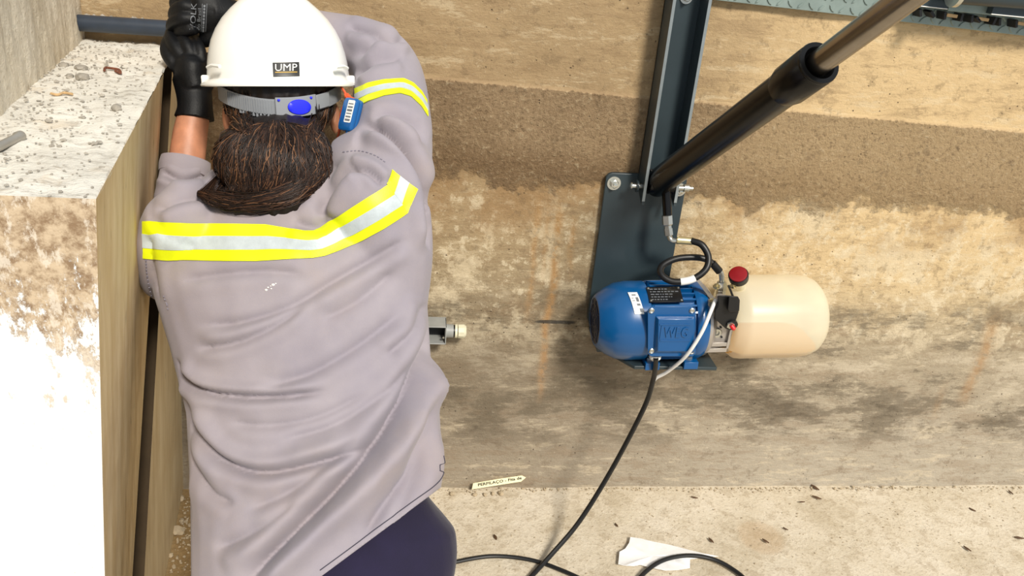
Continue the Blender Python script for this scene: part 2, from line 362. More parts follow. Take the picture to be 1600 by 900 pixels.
def curve(poly, n):                                           # smooth Catmull-Rom through points
    P = np.array(poly, float); P = np.vstack([2*P[0]-P[1], P, 2*P[-1]-P[-2]]); out = []
    k = len(P)-3
    for q in np.linspace(0, k-1e-6, n):
        i = int(q); t = q-i; a, b, c, d = P[i:i+4]
        out.append(.5*((2*b)+(c-a)*t+(2*a-5*b+4*c-d)*t*t+(3*b-a-3*c+d)*t**3))
    return np.array(out)
def cloth_strip(bt, up, lo, f0, f1, n=40, m=6, lift=.0025, th=.0012):
    """a sewn-on strip between two lines, lying on the cloth surface, with thickness"""
    A, B = resample(up, n), resample(lo, n); g = MB(); top = []; bot = []
    for i in range(n):
        for j in range(m):
            p = A[i]+(B[i]-A[i])*(f0+(f1-f0)*j/(m-1)); top.append(cast(bt, p[0], p[1], lift)); bot.append(cast(bt, p[0], p[1], lift-th))
    f = [(i*m+j, i*m+j+1, (i+1)*m+j+1, (i+1)*m+j) for i in range(n-1) for j in range(m-1)]; N = n*m
    rim = [j for j in range(m)]+[i*m+m-1 for i in range(1, n)]+[(n-1)*m+j for j in range(m-2, -1, -1)]+[i*m for i in range(n-2, 0, -1)]
    g.add(top+bot, f+[tuple(k+N for k in q[::-1]) for q in f]+[(rim[k], rim[(k+1) % len(rim)], rim[(k+1) % len(rim)]+N, rim[k]+N) for k in range(len(rim))])
    return g
_tc = {}
def text2d(s, ex=0.0, bold=.018):
    cu = bpy.data.curves.new('t', 'FONT'); cu.body = s; cu.size = 1; cu.extrude = ex; cu.resolution_u = 2; cu.offset = bold
    o = bpy.data.objects.new('t', cu); C.objects.link(o); me = evaluated(o)
    v = np.array([q.co for q in me.vertices]); f = [tuple(p.vertices) for p in me.polygons]; bpy.data.meshes.remove(me)
    lo, hi = v.min(0), v.max(0); v[:, 0] = (v[:, 0]-lo[0])/(hi[0]-lo[0])-.5; v[:, 1] = (v[:, 1]-lo[1])/(hi[1]-lo[1])-.5
    if ex: v[:, 2] /= ex
    return v, f
def text_on(s, o, u, v, w, h, th=.0006, bold=.0):                      # raised lettering on a flat face: centre o, directions u, v scaled to w x h
    V, F = text2d(s, .01, bold); o, u, v = [np.array(q, float) for q in (o, u, v)]; nn = np.cross(u, v)
    return MB().add([o+u*a*w+v*b*h+nn*(c*th) for a, b, c in V], F)
def text_px(s, bt, c, ux, vx, lift, bold=.0):                          # lettering laid on a curved surface; ux, vx are picture vectors of full width and height
    V, F = text2d(s, 0.0, bold); g = MB(); out = []
    for a, b, _ in V:
        x = c[0]+ux[0]*a+vx[0]*b; y = c[1]+ux[1]*a+vx[1]*b; out.append(cast(bt, x, y, lift))
    return g.add(out, F)
def rock(r, seed, flat=.7, sub=1):
    bm = bmesh.new(); bmesh.ops.create_icosphere(bm, subdivisions=sub, radius=1); rr = random.Random(seed)
    k = [rr.uniform(.7, 1.25) for _ in range(3)]
    v = [np.array(q.co)*rr.uniform(.78, 1.15)*np.array(k) for q in bm.verts]; f = [tuple(x.index for x in q.verts) for q in bm.faces]; bm.free()
    v = np.array(v)*r; v[:, 2] *= flat; v[:, 2] = np.maximum(v[:, 2], -.55*r*flat); v[:, 2] -= v[:, 2].min(); return v, f

# ================================================================== THE PIT
def hash_noise(x, y, s):                                      # cheap smooth relief
    return (np.sin(x*s*1.7+y*s*.6+1.3)+np.sin(y*s*2.1-x*s*.9+.7)+np.sin((x+y)*s*2.9+2.1)+np.sin((x-y)*s*4.3))/4
def grid(xs, ys, fn):
    nx, ny = len(xs), len(ys)
    return [fn(x, y) for x in xs for y in ys], [(i*ny+j, (i+1)*ny+j, (i+1)*ny+j+1, i*ny+j+1) for i in range(nx-1) for j in range(ny-1)]
def wall_pt(x, z):
    y = .004*hash_noise(x, z, 6.0)+.0016*hash_noise(x, z, 29.0)
    k = z+.028*x+.02*hash_noise(x, .3, 9.0)
    if .93 < k < 1.14: y += .006*math.sin((k-.93)/.21*math.pi)**.5*-1+.0012*hash_noise(x, z, 160.0)
    return (x, max(y, -.009)+.004, z)
g = MB(); v, f = grid(np.linspace(-.95, 3.2, 260), np.linspace(-.05, 1.62, 150), wall_pt); g.add(v, f)
g.box((1.1, .16, .785), (4.1, .25, 1.67))
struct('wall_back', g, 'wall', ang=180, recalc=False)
g = MB(); v, f = grid(np.linspace(-1.0, 3.2, 130), np.linspace(-3.4, .03, 110), lambda x, y: (x, y, .003*hash_noise(x, y, 7)+.001*hash_noise(x, y, 33)-.002-.002*(x < -.3))); g.add(v, f)
g.box((1.1, -1.685, -.06), (4.2, 3.43, .08))
struct('floor', g, 'floor', ang=180, recalc=False)

ZT = 1.17                                                     # top of the ledge
A0 = on(150, 311, 2, ZT); YF = float(A0[1]); A1 = on(277, 70, 1, 0)
GT = on(260, 106, 2, ZT)                                      # joint at the top and at the floor
FB = np.array([A0[0]-.1315, YF, 0.0]); GB = GT+np.array([-.098, 0, -ZT])
def ledge_side(u, w):                                         # u: front edge -> joint, w: top -> floor
    t = A0+(GT-A0)*u; b = FB+(GB-FB)*u; p = t+(b-t)*w
    p = p+np.array([-.014*math.sin(min(u, 1)*math.pi*.55)*(1-math.exp(-w*5)), 0, 0]); return p
UE = 1+(.004-GT[1])/(GT[1]-A0[1])
def slab(u, w): return ledge_side(u, w)+np.array([.003*min(1, max(0, w*20)), 0, -.004*(w == 0)])
def joint_u(fn, w, off, lo=-2.5, hi=1.3):                     # where the (slanting) open joint crosses a face at height w
    for _ in range(40):
        md = (lo+hi)/2; q = proj(fn(md, w)); want = 262-(q[1]-110)*.058+off
        if q[0] < want: lo = md
        else: hi = md
    return (lo+hi)/2
WS = np.linspace(0, 1, 40)
JA = [joint_u(ledge_side, w, -6-5*w, .1, 1.4) for w in WS]; JB = [joint_u(slab, w, 7+3*w, .1, 1.6) for w in WS]
g = MB(); us = np.linspace(0, 1, 30); V = []
for a in us:
    for k, w in enumerate(WS): V.append(ledge_side(a*JA[k], w)+np.array([.0015*hash_noise(a*2, w*3, 8), 0, 0])*(0 < a < 1)*(w > 0))
g.add(V, [(i*40+j, (i+1)*40+j, (i+1)*40+j+1, i*40+j+1) for i in range(29) for j in range(39)], 1)
XL = -1.5
v, f = grid(np.linspace(0, 1, 40), np.linspace(0, 1, 40), lambda a, w: np.array([ledge_side(0, w)[0]+(XL-ledge_side(0, w)[0])*a, YF+.003*hash_noise(a*6, w, 6)*(a > 0)*(w > 0), ZT*(1-w)])); g.add(v, [q[::-1] for q in f], 2)
def top_pt(a, b):
    e = A0+(A1-A0)*b
    return np.array([e[0]+(XL-e[0])*a, e[1], ZT+(.003*hash_noise(a*4, b, 14)+.0015*hash_noise(a*4, b, 47))*(a > 0)*(b > 0)-.004*(a == 0)*abs(math.sin(b*47)*math.sin(b*19))])
aa = np.linspace(0, 1, 90)**1.4
v, f = grid(aa, np.linspace(0, 1, 70), top_pt); g.add(v, f, 0)
struct('wall_ledge', g, ['ledge', 'board', 'front'], ang=50, recalc=False)
# the second, smoother slab between the joint and the back wall
g = MB(); V = []
for a in np.linspace(0, 1, 16):
    for k, w in enumerate(WS): V.append(slab(JB[k]+(UE-JB[k])*a, w))
g.add(V, [(i*40+j, (i+1)*40+j, (i+1)*40+j+1, i*40+j+1) for i in range(15) for j in range(39)])
SE = [slab(JB[k], w) for k, w in enumerate(WS)]
struct('wall_corner', g, 'board2', ang=60, recalc=False)
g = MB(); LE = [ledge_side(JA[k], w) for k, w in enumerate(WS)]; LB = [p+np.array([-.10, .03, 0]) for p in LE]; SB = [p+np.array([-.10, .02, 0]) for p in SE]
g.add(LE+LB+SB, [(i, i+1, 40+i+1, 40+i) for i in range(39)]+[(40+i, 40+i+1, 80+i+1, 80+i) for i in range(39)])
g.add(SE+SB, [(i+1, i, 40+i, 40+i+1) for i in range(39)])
struct('trim_1', g, 'gap', recalc=False)  # recess and slab return face both carry the painted shade
# upper left wall standing on the ledge
L0 = on(0, 182, 2, ZT); L1 = on(132, 60, 1, 0); dl = (L1-L0)/np.linalg.norm(L1-L0); L1 = L0+dl*((.03-L0[1])/dl[1]); LF = L0+dl*((YF+.01-L0[1])/dl[1])
g = MB()
def lw(u, z):
    p = LF+(L1-LF)*u; return np.array([p[0]+.003*hash_noise(u*3, z, 11)+.0012*hash_noise(u*3, z, 60), p[1], z])
v, f = grid(np.linspace(0, 1, 90), np.linspace(ZT-.02, 1.75, 60), lw); g.add(v, [q[::-1] for q in f])
q = lw(0, 0); g.add([(q[0], q[1], ZT-.02), (XL, q[1], ZT-.02), (XL, q[1], 1.75), (q[0], q[1], 1.75)], [(0, 1, 2, 3)])
g.add([(q[0], q[1], 1.75), (XL, q[1], 1.75), (XL, .03, 1.75), (L1[0], .03, 1.75)], [(0, 1, 2, 3)])
struct('wall_left', g, 'render', ang=180, recalc=False)

# ================================================================== STEEL POST, PLATE, CYLINDER
pxl = lambda x, y: on(x, y, 1, 0)
PX0, PX1 = .528, .612                                         # channel
plate = thing('mounting_plate', (.55, 0, .45), 'dark grey green steel wall plate bolted behind the blue motor', 'plate')
pl = [pxl(957, 268), pxl(1066, 293), pxl(1020, 545), pxl(918, 545)]
pl = [(p[0], p[2]) for p in pl]; cx = sum(p[0] for p in pl)/4
FRW = ((0, 0, 0), (1, 0, 0), (0, 0, 1), (0, -1, 0))
pts = [(.452, .935), (.458, .943), (.466, .946), (.640, .946), (.647, .942), (.650, .935), (.650, .46), (.49, .46), (.452, .56)]
pts = [(a, b-.005) for a, b in pts]
obj('plate', MB().prism(pts, .003, .014, FRW), 'steel', plate, bevel=.0015)
FBR = ((0, 0, 0), (1, 0, 0), (0, 0, 1), (0, -1, 0))
def hexbolt(parent, p, ax, r=.011, washer=.02, name='bolt'):
    ax = np.array(ax, float)
    w = obj('washer', MB().lathe(p, ax, [(0, washer*.5), (0, washer), (.003, washer), (.003, washer*.5)], 20), 'zinc', parent)
    b = obj(name, MB().lathe(np.array(p)+ax*.003, ax, [(0, r), (.008, r), (.009, r*.85), (.009, r*.45), (.017, r*.45), (.018, .001)], 6), 'zinc', parent)
    return b
for px, py in ((959, 286), (1061, 296)):
    p = on(px, py, 1, -.014); hexbolt(plate, p, (0, -1, 0), .0105, .0165)
# shelf under the motor
sh = MB(); z0 = float(on(1010, 556, 1, -.15)[2])
shelf_poly = [(.462, .0), (.74, .0), (.74, -.20), (.535, -.20), (.462, -.10)]
obj('shelf', MB().prism(shelf_poly, 0, .009, ((0, 0, z0-.009), (1, 0, 0), (0, 1, 0), (0, 0, 1))), 'steel', plate, bevel=.0015)

post = thing('steel_post', (.57, 0, .87), 'tall dark steel channel post fixed upright on the concrete wall', 'post')
D = -.075
def chan(x0, x1, z0, z1, t=.007): return MB().box(((x0+x1)/2, -.014-t/2, (z0+z1)/2), (x1-x0, t, z1-z0))
obj('web', chan(PX0, PX1, .945, 1.62), 'steel', post, bevel=.001)
for x, nm in ((PX0+.0035, 'flange'), (PX1-.0035, 'flange')):
    lowz = .905
    poly = [(-.014, lowz+.03), (-.04, lowz), (D, lowz-.02), (D, 1.62), (-.014, 1.62)]
    obj(nm, MB().prism(poly, -.0035, .0035, ((x, 0, 0), (0, 1, 0), (0, 0, 1), (1, 0, 0))), 'steel', post, bevel=.001)
    obj('flange_edge', MB().box((x, D-.0006, 1.255), (.0066, .0012, .72)), 'edge', post)
hexbolt(post, (.5725, -.0215, 1.342), (0, -1, 0), .009, .014)
pin_p = on(1003, 291, 1, -.052)
obj('pivot_pin', MB().lathe((.503, -.052, pin_p[2]), (1, 0, 0), [(0, .004), (0, .007), (.003, .008), (.003, .006), (.128, .006), (.128, .009), (.140, .009), (.140, .005), (.15, .005)], 16), 'zinc', post)
obj('pin_washer', MB().lathe((.516, -.052, pin_p[2]), (1, 0, 0), [(0, .006), (0, .014), (.004, .014), (.004, .006)], 20), 'steel', post)

cyl = thing('hydraulic_cylinder', (.57, -.06, .87), 'black hydraulic cylinder with a steel rod rising diagonally to the right', 'cylinder')
b0 = on(1030, 284, 1, -.06); b1 = at(1279, 99, 1.29)
ax = (b1-b0)/np.linalg.norm(b1-b0); Lb = np.linalg.norm(b1-b0)
obj('barrel', MB().lathe(b0-ax*.022, ax, [(0, .016), (.002, .028), (.006, .032), (Lb*.88, .032)], 32), 'cylb', cyl)
obj('collar', MB().lathe(b0, ax, [(Lb*.84, .032), (Lb*.87, .0365), (Lb*.985, .0365), (Lb*.99, .0345), (Lb*.995, .0345), (Lb*1.0, .0365), (Lb*1.005, .0355), (Lb*1.005, .028), (Lb*.99, .021)], 32), 'cylb', cyl)
obj('piston_rod', MB().lathe(b0, ax, [(Lb*.97, .0208), (Lb*1.5, .0208)], 32), 'chrome', cyl)
obj('rod_end', MB().lathe(b0+ax*Lb*1.5-np.array([.02, 0, 0]), (1, 0, 0), [(0, .012), (0, .03), (.04, .03), (.04, .012)], 24), 'cylb', cyl)
obj('pivot_eye', MB().lathe(b0+np.array([-.026, 0, 0]), (1, 0, 0), [(0, .012), (0, .029), (.058, .029), (.058, .012)], 24), 'cylb', cyl)
pt0 = on(1041, 298, 1, -.075); pt1 = on(1043, 338, 1, -.09)
obj('port_tube', MB().tube([pt0, (pt0+pt1)/2, pt1], .0105, 16), 'cylb', cyl)

# hose with its fittings
hose = thing('hydraulic_hose', pt1, 'short black hydraulic hose looping between the cylinder and the pump', 'hose')
def hp(x, y, Y): return on(x, y, 1, Y)
def seg(name, a, b, prof, mat, n=6):
    a, b = np.array(a), np.array(b); L = np.linalg.norm(b-a)
    return obj(name, MB().lathe(a, b-a, [(h*L, r) for h, r in prof], n), mat, hose)
seg('nut', hp(1042, 336, -.09), hp(1043, 352, -.095), [(0, .010), (.05, .0125), (.9, .0125), (1, .0105)], 'zinc')
seg('nut', hp(1043, 352, -.095), hp(1045, 368, -.10), [(0, .009), (.3, .009), (.3, .0105), (.95, .0105), (1, .008)], 'zinc')
obj('elbow', MB().tube(curve([hp(1045, 360, -.10), hp(1046, 370, -.10), hp(1050, 376, -.105), hp(1060, 376, -.11)], 12), .0062, 12), 'zinc', hose)
seg('ferrule', hp(1057, 375, -.11), hp(1083, 377, -.12), [(0, .0075), (.03, .0095), (.2, .0095), (.22, .009), (.95, .009), (1, .0085)], 'brass', 20)
HP = [hp(1080, 376, -.12), hp(1097, 383, -.135), hp(1107, 402, -.15), hp(1102, 422, -.165), hp(1080, 437, -.17), hp(1052, 440, -.165), hp(1034, 430, -.15), hp(1034, 416, -.13), hp(1054, 405, -.115), hp(1080, 402, -.11), hp(1103, 405, -.115), hp(1118, 416, -.12), hp(1124, 424, -.125)]
HC = curve(HP, 90)
obj('hose_line', MB().tube(HC, .0078, 14), 'rubber', hose)
def near(x, y): return int(np.argmin(np.linalg.norm(proj(HC[:60])-np.array([x, y]), axis=1)))
i0, i1 = near(1086, 434), near(1064, 440)
obj('tag', MB().tube(HC[min(i0, i1):max(i0, i1)+1], .0088, 14), 'white', hose)
seg('ferrule', hp(1113, 411, -.122), hp(1124, 424, -.125), [(0, .009), (1, .0095)], 'rubber', 16)
obj('elbow', MB().tube(curve([hp(1121, 420, -.125), hp(1127, 428, -.127), hp(1128, 440, -.13), hp(1127, 450, -.13)], 12), .0066, 12), 'zinc', hose)
seg('nut', hp(1128, 440, -.13), hp(1127, 452, -.13), [(0, .0105), (.4, .0125), (1, .0125)], 'zinc')
seg('nut', hp(1127, 452, -.13), hp(1126, 464, -.13), [(0, .0095), (.3, .0115), (.9, .0115), (1, .01)], 'zinc')

# ================================================================== POWER UNIT
MY = -.125
u0 = on(1010, 500, 1, MY); K = .00158
tilt = math.radians(2.6)
UX = np.array([math.cos(tilt), 0, math.sin(tilt)]); UZ = np.array([-math.sin(tilt), 0, math.cos(tilt)]); UY = np.array([0, -1., 0])  # along, up, towards the viewer
def UQ(x, y, c): return on(x, y, 1, MY-c*K)                    # point seen at a place of the photograph, c in front of the motor axis
def U(a, b=0, c=0): return u0+UX*a*K+UZ*b*K+UY*c*K            # a, b, c in units of about one picture pixel
unit = thing('hydraulic_power_unit', u0-UZ*.1, 'blue electric motor and cream oil tank hydraulic pump unit on the wall', 'hydraulic pump')
R = 59
fan = obj('fan_cover', MB().lathe(U(-4), -UX, [(0, .9*R*K), (4*K, R*K*1.03), (30*K, R*K*1.03), (48*K, R*K*.98), (62*K, R*K*.86), (74*K, R*K*.70), (77*K, R*K*.64), (77*K, R*K*.60), (75*K, R*K*.58)], 40), 'motor', unit)
gr = MB()
gr.lathe(U(-79), -UX, [(0, .6*R*K), (1.5*K, .6*R*K), (2.2*K, .3*R*K), (2.4*K, 0)], 32)
obj('grille', gr, 'grille', fan)
for k in range(3):
    rr = R*K*(.16+.15*k); o = U(-81.4)
    obj('grille_ring', MB().tube([o+UZ*rr*math.cos(q)+UY*rr*math.sin(q) for q in np.arange(28)*2*math.pi/28], .0016, 6, closed=True), 'grille', fan)
for k in range(8):
    q = k*math.pi/4; dd = UZ*math.cos(q)+UY*math.sin(q); obj('grille_spoke', MB().tube([U(-81.2)+dd*R*K*.08, U(-81)+dd*R*K*.58], .0014, 6), 'grille', fan)
body = obj('motor_body', MB().lathe(U(-6), UX, [(0, .5*R*K), (0, R*K*.9), (70*K, R*K*.9), (71*K, R*K*.6)], 40), 'motor', unit)
for k in range(36):
    q = k*math.pi/18+.05; dd = UZ*math.cos(q)+UY*math.sin(q); tt = np.cross(UX, dd)
    if dd@UY > .35 and dd@UZ < .5 and dd@UZ > -.75: continue   # the terminal box sits here
    obj('cooling_fin', MB().box(U(29)+dd*R*K*.95, (64*K, 2.6*K, .16*R*K), (UX, tt, dd)), 'motor', body)
obj('end_bell', MB().lathe(U(62), UX, [(0, .6*R*K), (0, R*K*1.0), (4*K, R*K*1.04), (12*K, R*K*1.04), (19*K, R*K*.98), (22*K, R*K*.8), (22*K, .4*R*K)], 40), 'motor', unit)
obj('adapter_flange', MB().lathe(U(81), UX, [(0, .4*R*K), (0, R*K*.94), (5*K, R*K*.96), (9*K, R*K*.9), (16*K, R*K*.72), (16*K, .3*R*K)], 40), 'alu', unit)
for a in (2, 62):
    for c in (36, -30):
        obj('foot', MB().box(U(a, -53, c), (22*K, 12*K, 30*K), (UX, UZ, UY)), 'motor', unit, bevel=.001)
        obj('foot_bolt', MB().lathe(U(a-2, -47, c+4), UZ, [(0, 6*K), (4*K, 6*K), (5*K, 5*K), (5*K, 0)], 6), 'zinc', unit)
# terminal box
def rr_px(x0, y0, x1, y1, r=3): return [(x0+r, y0), (x1-r, y0), (x1, y0+r), (x1, y1-r), (x1-r, y1), (x0+r, y1), (x0, y1-r), (x0, y0+r)]
tbx = obj('terminal_box', MB().loft([[UQ(x, y, 34) for x, y in rr_px(1013, 484, 1083, 553)], [UQ(x, y, 62) for x, y in rr_px(1014, 481, 1086, 556)]]), 'motor', unit, bevel=.0015)
lid = obj('terminal_lid', MB().loft([[UQ(x, y, c) for x, y in rr_px(1012, 479, 1087, 557, 5)] for c in (62, 66)]), 'motor', unit, bevel=.001)
obj('lid_panel', MB().loft([[UQ(x, y, 66) for x, y in ((1024, 494), (1086, 494), (1086, 552), (1020, 552))], [UQ(x, y, 74) for x, y in ((1029, 499), (1085, 499), (1084, 549), (1028, 549))]]), 'motor', lid, bevel=.0012)
for x, y in ((1018, 485), (1081, 485), (1018, 548), (1081, 549)):
    obj('lid_screw', MB().lathe(UQ(x, y, 66), UY, [(0, 4.2*K), (1.5*K, 4.2*K), (2.4*K, 3*K), (1.2*K, 1*K)], 12), 'zinc', lid)
lc = UQ(1056, 519, 74); lu = UQ(1076, 519, 74)-UQ(1036, 519, 74); lu /= np.linalg.norm(lu); lv = np.cross(UY, lu); lv = lv if lv[2] > 0 else -lv
obj("maker_lettering", text_on("WEG", lc+UY*.0006, lu, lv, 36*K, 17*K, .0018), 'motor', lid)
fr = MB()
for x, y, w_, h_ in ((1055, 507, 46, 2.2), (1055, 532, 46, 2.2), (1033, 519, 2, 22)):
    fr.box(UQ(x, y, 74), (w_*K, h_*K, 2.2*K), (lu, lv, UY))
obj('lettering_frame', fr, 'motor', lid)
# name plate, bar code label, gland
def tangent(theta, r):                                         # point on the motor barrel, frame (along, around, out)
    dd = UZ*math.cos(theta)+UY*math.sin(theta); return dd, -UZ*math.sin(theta)*-1*-1+UY*math.cos(theta)
th = math.radians(25); dd = UZ*math.cos(th)+UY*math.sin(th); tt = UZ*math.sin(th)-UY*math.cos(th)   # tt points up the barrel
npo = U(15)+dd*R*K*1.04
npl = obj('nameplate', MB().box(npo, (51*K, 29*K, 2*K), (UX, tt, dd)), 'plate', unit, bevel=.0004)
for i, wq in enumerate((.55, .78, .7, .62, .5)):
    rw = MB(); a = -.42; r_ = random.Random(i)
    while a < wq-.45:
        w_ = r_.uniform(.03, .11); rw.box(npo+UX*(a+w_/2)*51*K+tt*(.34-.17*i)*29*K+dd*1.1*K, (w_*51*K, 1.6*K, .3*K), (UX, tt, dd)); a += w_+.035
    obj('print_row', rw, 'print', npl)
for a, b in ((-.45, .4), (.45, .4), (-.45, -.4), (.45, -.4)):
    obj('rivet', MB().lathe(npo+UX*a*51*K+tt*b*29*K+dd*K, dd, [(0, 1.8*K), (.8*K, 1.4*K), (1*K, 0)], 8), 'zinc', npl)
lab = MB(); arc = np.radians(np.linspace(20, 54, 9)); rr = R*K*1.045; V = []
for q in arc:
    d_ = UZ*math.cos(q)+UY*math.sin(q); sk = (q-arc[0])/(arc[-1]-arc[0])*6
    V += [U(-40+sk)+d_*rr, U(-26+sk)+d_*rr, U(-26+sk)+d_*(rr-.001), U(-40+sk)+d_*(rr-.001)]
lab.loft([V[i*4:i*4+4] for i in range(9)]); lb = obj('bar_code_label', lab, 'white', unit)
for q0, q1, a0, a1 in ((24, 26, -36, -30), (29, 36, -32, -28), (39, 42, -33, -28), (46, 51, -31, -25), (30, 31, -38, -35), (34, 35, -38, -34)):
    bb = MB(); V = []
    for q in np.radians([q0, (q0+q1)/2, q1]):
        d_ = UZ*math.cos(q)+UY*math.sin(q); sk = (q-arc[0])/(arc[-1]-arc[0])*6
        V.append([U(a0+sk)+d_*(rr+.0003), U(a1+sk)+d_*(rr+.0003), U(a1+sk)+d_*(rr-.0004), U(a0+sk)+d_*(rr-.0004)])
    obj('print_mark', bb.loft(V), 'print', lb)
obj('cable_gland', MB().lathe(UQ(1024, 554, 52), -UZ, [(0, 9*K), (5*K, 9*K), (9*K, 6*K), (10*K, 3*K)], 16), 'white', unit)
# pump block
def px_prism(pts, c0, c1): return MB().loft([[UQ(x, y, c) for x, y in pts] for c in (c0, c1)])
blk = obj('pump_block', px_prism(((1107, 470), (1140, 470), (1142, 540), (1100, 548), (1100, 520)), -30, 40), 'alu', unit, bevel=.002)
obj('block_rib', px_prism(((1112, 490), (1117, 490), (1105, 551), (1098, 551)), 36, 46), 'alu', blk, bevel=.001)
for y in (536, 545): obj('block_rib', px_prism(((1104, y), (1136, y-1), (1135, y+5), (1103, y+6)), 34, 47), 'alu', blk, bevel=.001)
obj('block_rib', px_prism(((1141, 514), (1146, 514), (1138, 545), (1134, 545)), 30, 46), 'alu', blk, bevel=.001)
obj('port_plug', MB().lathe(UQ(1119, 519, 40), UY, [(0, 8*K), (3*K, 8*K), (4*K, 7*K), (4*K, 4*K), (2*K, 3*K)], 24), 'zinc', blk)
for x, y in ((1111, 526), (1127, 526), (1126, 511), (1113, 511)): obj('cap_screw', MB().lathe(UQ(x, y, 40), UY, [(0, 1.6*K), (2*K, 1.6*K), (2*K, 1*K)], 10), 'dark', blk)
obj('drain_screw', MB().lathe(UQ(1087, 548, 36), UX, [(0, 3*K), (5*K, 3*K), (5*K, 5*K), (11*K, 5*K), (11*K, 3*K), (15*K, 3*K)], 8), 'zinc', blk)
for x, y in ((1108, 471), (1115, 448), (1141, 447)):
    obj('fitting', MB().lathe(UQ(x, y, 36), UZ*.3+UX*.5+UY*.5, [(0, 2.5*K), (3*K, 2.5*K), (3*K, 4.6*K), (7*K, 4.6*K), (7*K, 2.5*K), (10*K, 2.5*K)], 8), 'brass', blk)
obj('upper_port', MB().lathe(UQ(1125, 474, 30), UZ, [(0, 9*K), (9*K, 9*K), (9*K, 7*K), (13*K, 7*K)], 20), 'alu', blk)
obj('strap', px_prism(((1088, 438), (1092, 436), (1117, 466), (1112, 470)), 24, 30), 'alu', blk)
sol = obj('solenoid_valve', px_prism(((1121, 462), (1134, 461), (1152, 463), (1156, 469), (1154, 488), (1150, 500), (1150, 510), (1143, 516), (1134, 514), (1117, 498), (1117, 486), (1122, 478)), 46, 68), 'rubber', unit, bevel=.002)
obj('valve_cap', px_prism(((1139, 463), (1153, 463), (1156, 469), (1155, 486), (1140, 488), (1137, 484)), 66, 78), 'rubber', sol, bevel=.0015)
obj('valve_collar', MB().lathe(UQ(1142, 505, 64), UY-UZ*.3, [(0, 9*K), (5*K, 9*K), (6*K, 6*K)], 20), 'rubber', sol)
obj('valve_nut', MB().lathe(UQ(1141, 507, 69), UY-UZ*.3, [(0, 6*K), (3*K, 6*K), (3*K, 3*K)], 6), 'zinc', sol)
obj('valve_button', MB().lathe(UQ(1143, 509, 72), UY*.6-UZ*.6+UX*.5, [(0, 3.4*K), (6*K, 3.2*K), (7.5*K, 1.5*K)], 12), 'bred', sol)
obj('bleed_tube', MB().tube(curve([UQ(1138, 446, 44), UQ(1142, 455, 52), UQ(1145, 463, 60)], 8), 1.6*K, 8), 'rubber', sol)
# tank
TR = 65
tk = obj('oil_tank', MB().lathe(U(121, 3), UX, [(0, 40*K), (0, 52*K), (6*K, 56*K), (16*K, TR*K*.985), (24*K, TR*K), (112*K, TR*K), (128*K, TR*K*.97), (140*K, TR*K*.89), (148*K, TR*K*.76), (152*K, TR*K*.6), (153*K, TR*K*.3), (153*K, 0)], 56), 'tank', unit, ang=180)
ob = MB(); lvl = -38.0; rings = []
for a, r_ in ((3, 54), (14, 61.5), (24, 63), (112, 63), (128, 61), (140, 55), (147, 44)):
    hw = math.sqrt(max(r_*r_-lvl*lvl, 1)); t0 = math.atan2(lvl, hw)
    rings.append([U(121+a, 3+r_*math.sin(q), r_*math.cos(q)) for q in np.linspace(t0, -math.pi-t0, 21)])
obj('oil', ob.loft(rings), 'oil', tk)
cap0 = UQ(1154, 432, 36)
cax = UZ*.85+UY*.50-UX*.42
fc = obj('filler_cap', MB().lathe(cap0-cax*.008, cax, [(0, 8*K), (0, 14*K), (10*K, 14.5*K), (11*K, 13.5*K), (11*K, 12*K)], 28), 'rubber', unit)
obj('cap_disc', MB().lathe(cap0-cax*.008+cax*10.5*K, cax, [(0, 13*K), (2*K, 12.8*K), (2.6*K, 11*K), (2.6*K, 0)], 28), 'red', fc)
obj('filler_neck', MB().tube([UQ(1158, 450, 16), cap0-cax*.010], 7*K, 16), 'tank', unit)

# cables
def on_floor(x, y, h): return on(x, y, 2, h)
wc = curve([hp(1118, 468, -.215), hp(1110, 488, -.232), hp(1096, 520, -.25), hp(1072, 556, -.245), hp(1044, 580, -.21), hp(1026, 590, -.195), hp(1020, 597, -.192)], 40)
finish(obj('valve_cable', MB().tube(wc, .0044, 10), 'wcable'), 'white cable running from the black solenoid valve across the motor', 'cable')
bc = curve([hp(1025, 560, -.222), hp(1024, 575, -.215), hp(1020, 596, -.20), hp(1005, 640, -.19), hp(955, 735, -.20), hp(905, 815, -.24), hp(862, 866, -.29), on_floor(828, 903, .006), on_floor(790, 945, .006), on_floor(700, 1000, .006), on_floor(560, 1010, .006)], 90)
finish(obj('power_cable', MB().tube(bc, .0062, 10), 'bcable'), 'black cable hanging from the blue motor down to the floor', 'cable')
c2 = curve([on_floor(660, 892, .006), on_floor(712, 878, .006), on_floor(770, 869, .006), on_floor(830, 875, .006), on_floor(880, 892, .0065), on_floor(930, 915, .006)], 40)
finish(obj('floor_cable', MB().tube(c2, .0052, 10), 'bcable'), 'black cable on the floor coming from beside the navy trousers', 'cable')
c3 = curve([on_floor(985, 925, .006), on_floor(1005, 897, .008), on_floor(1035, 876, .016), on_floor(1075, 868, .018), on_floor(1115, 874, .012), on_floor(1150, 893, .007), on_floor(1180, 920, .006)], 40)
finish(obj('floor_cable', MB().tube(c3, .0056, 10), 'bcable'), 'arched loop of black cable lying over the white paper', 'cable')

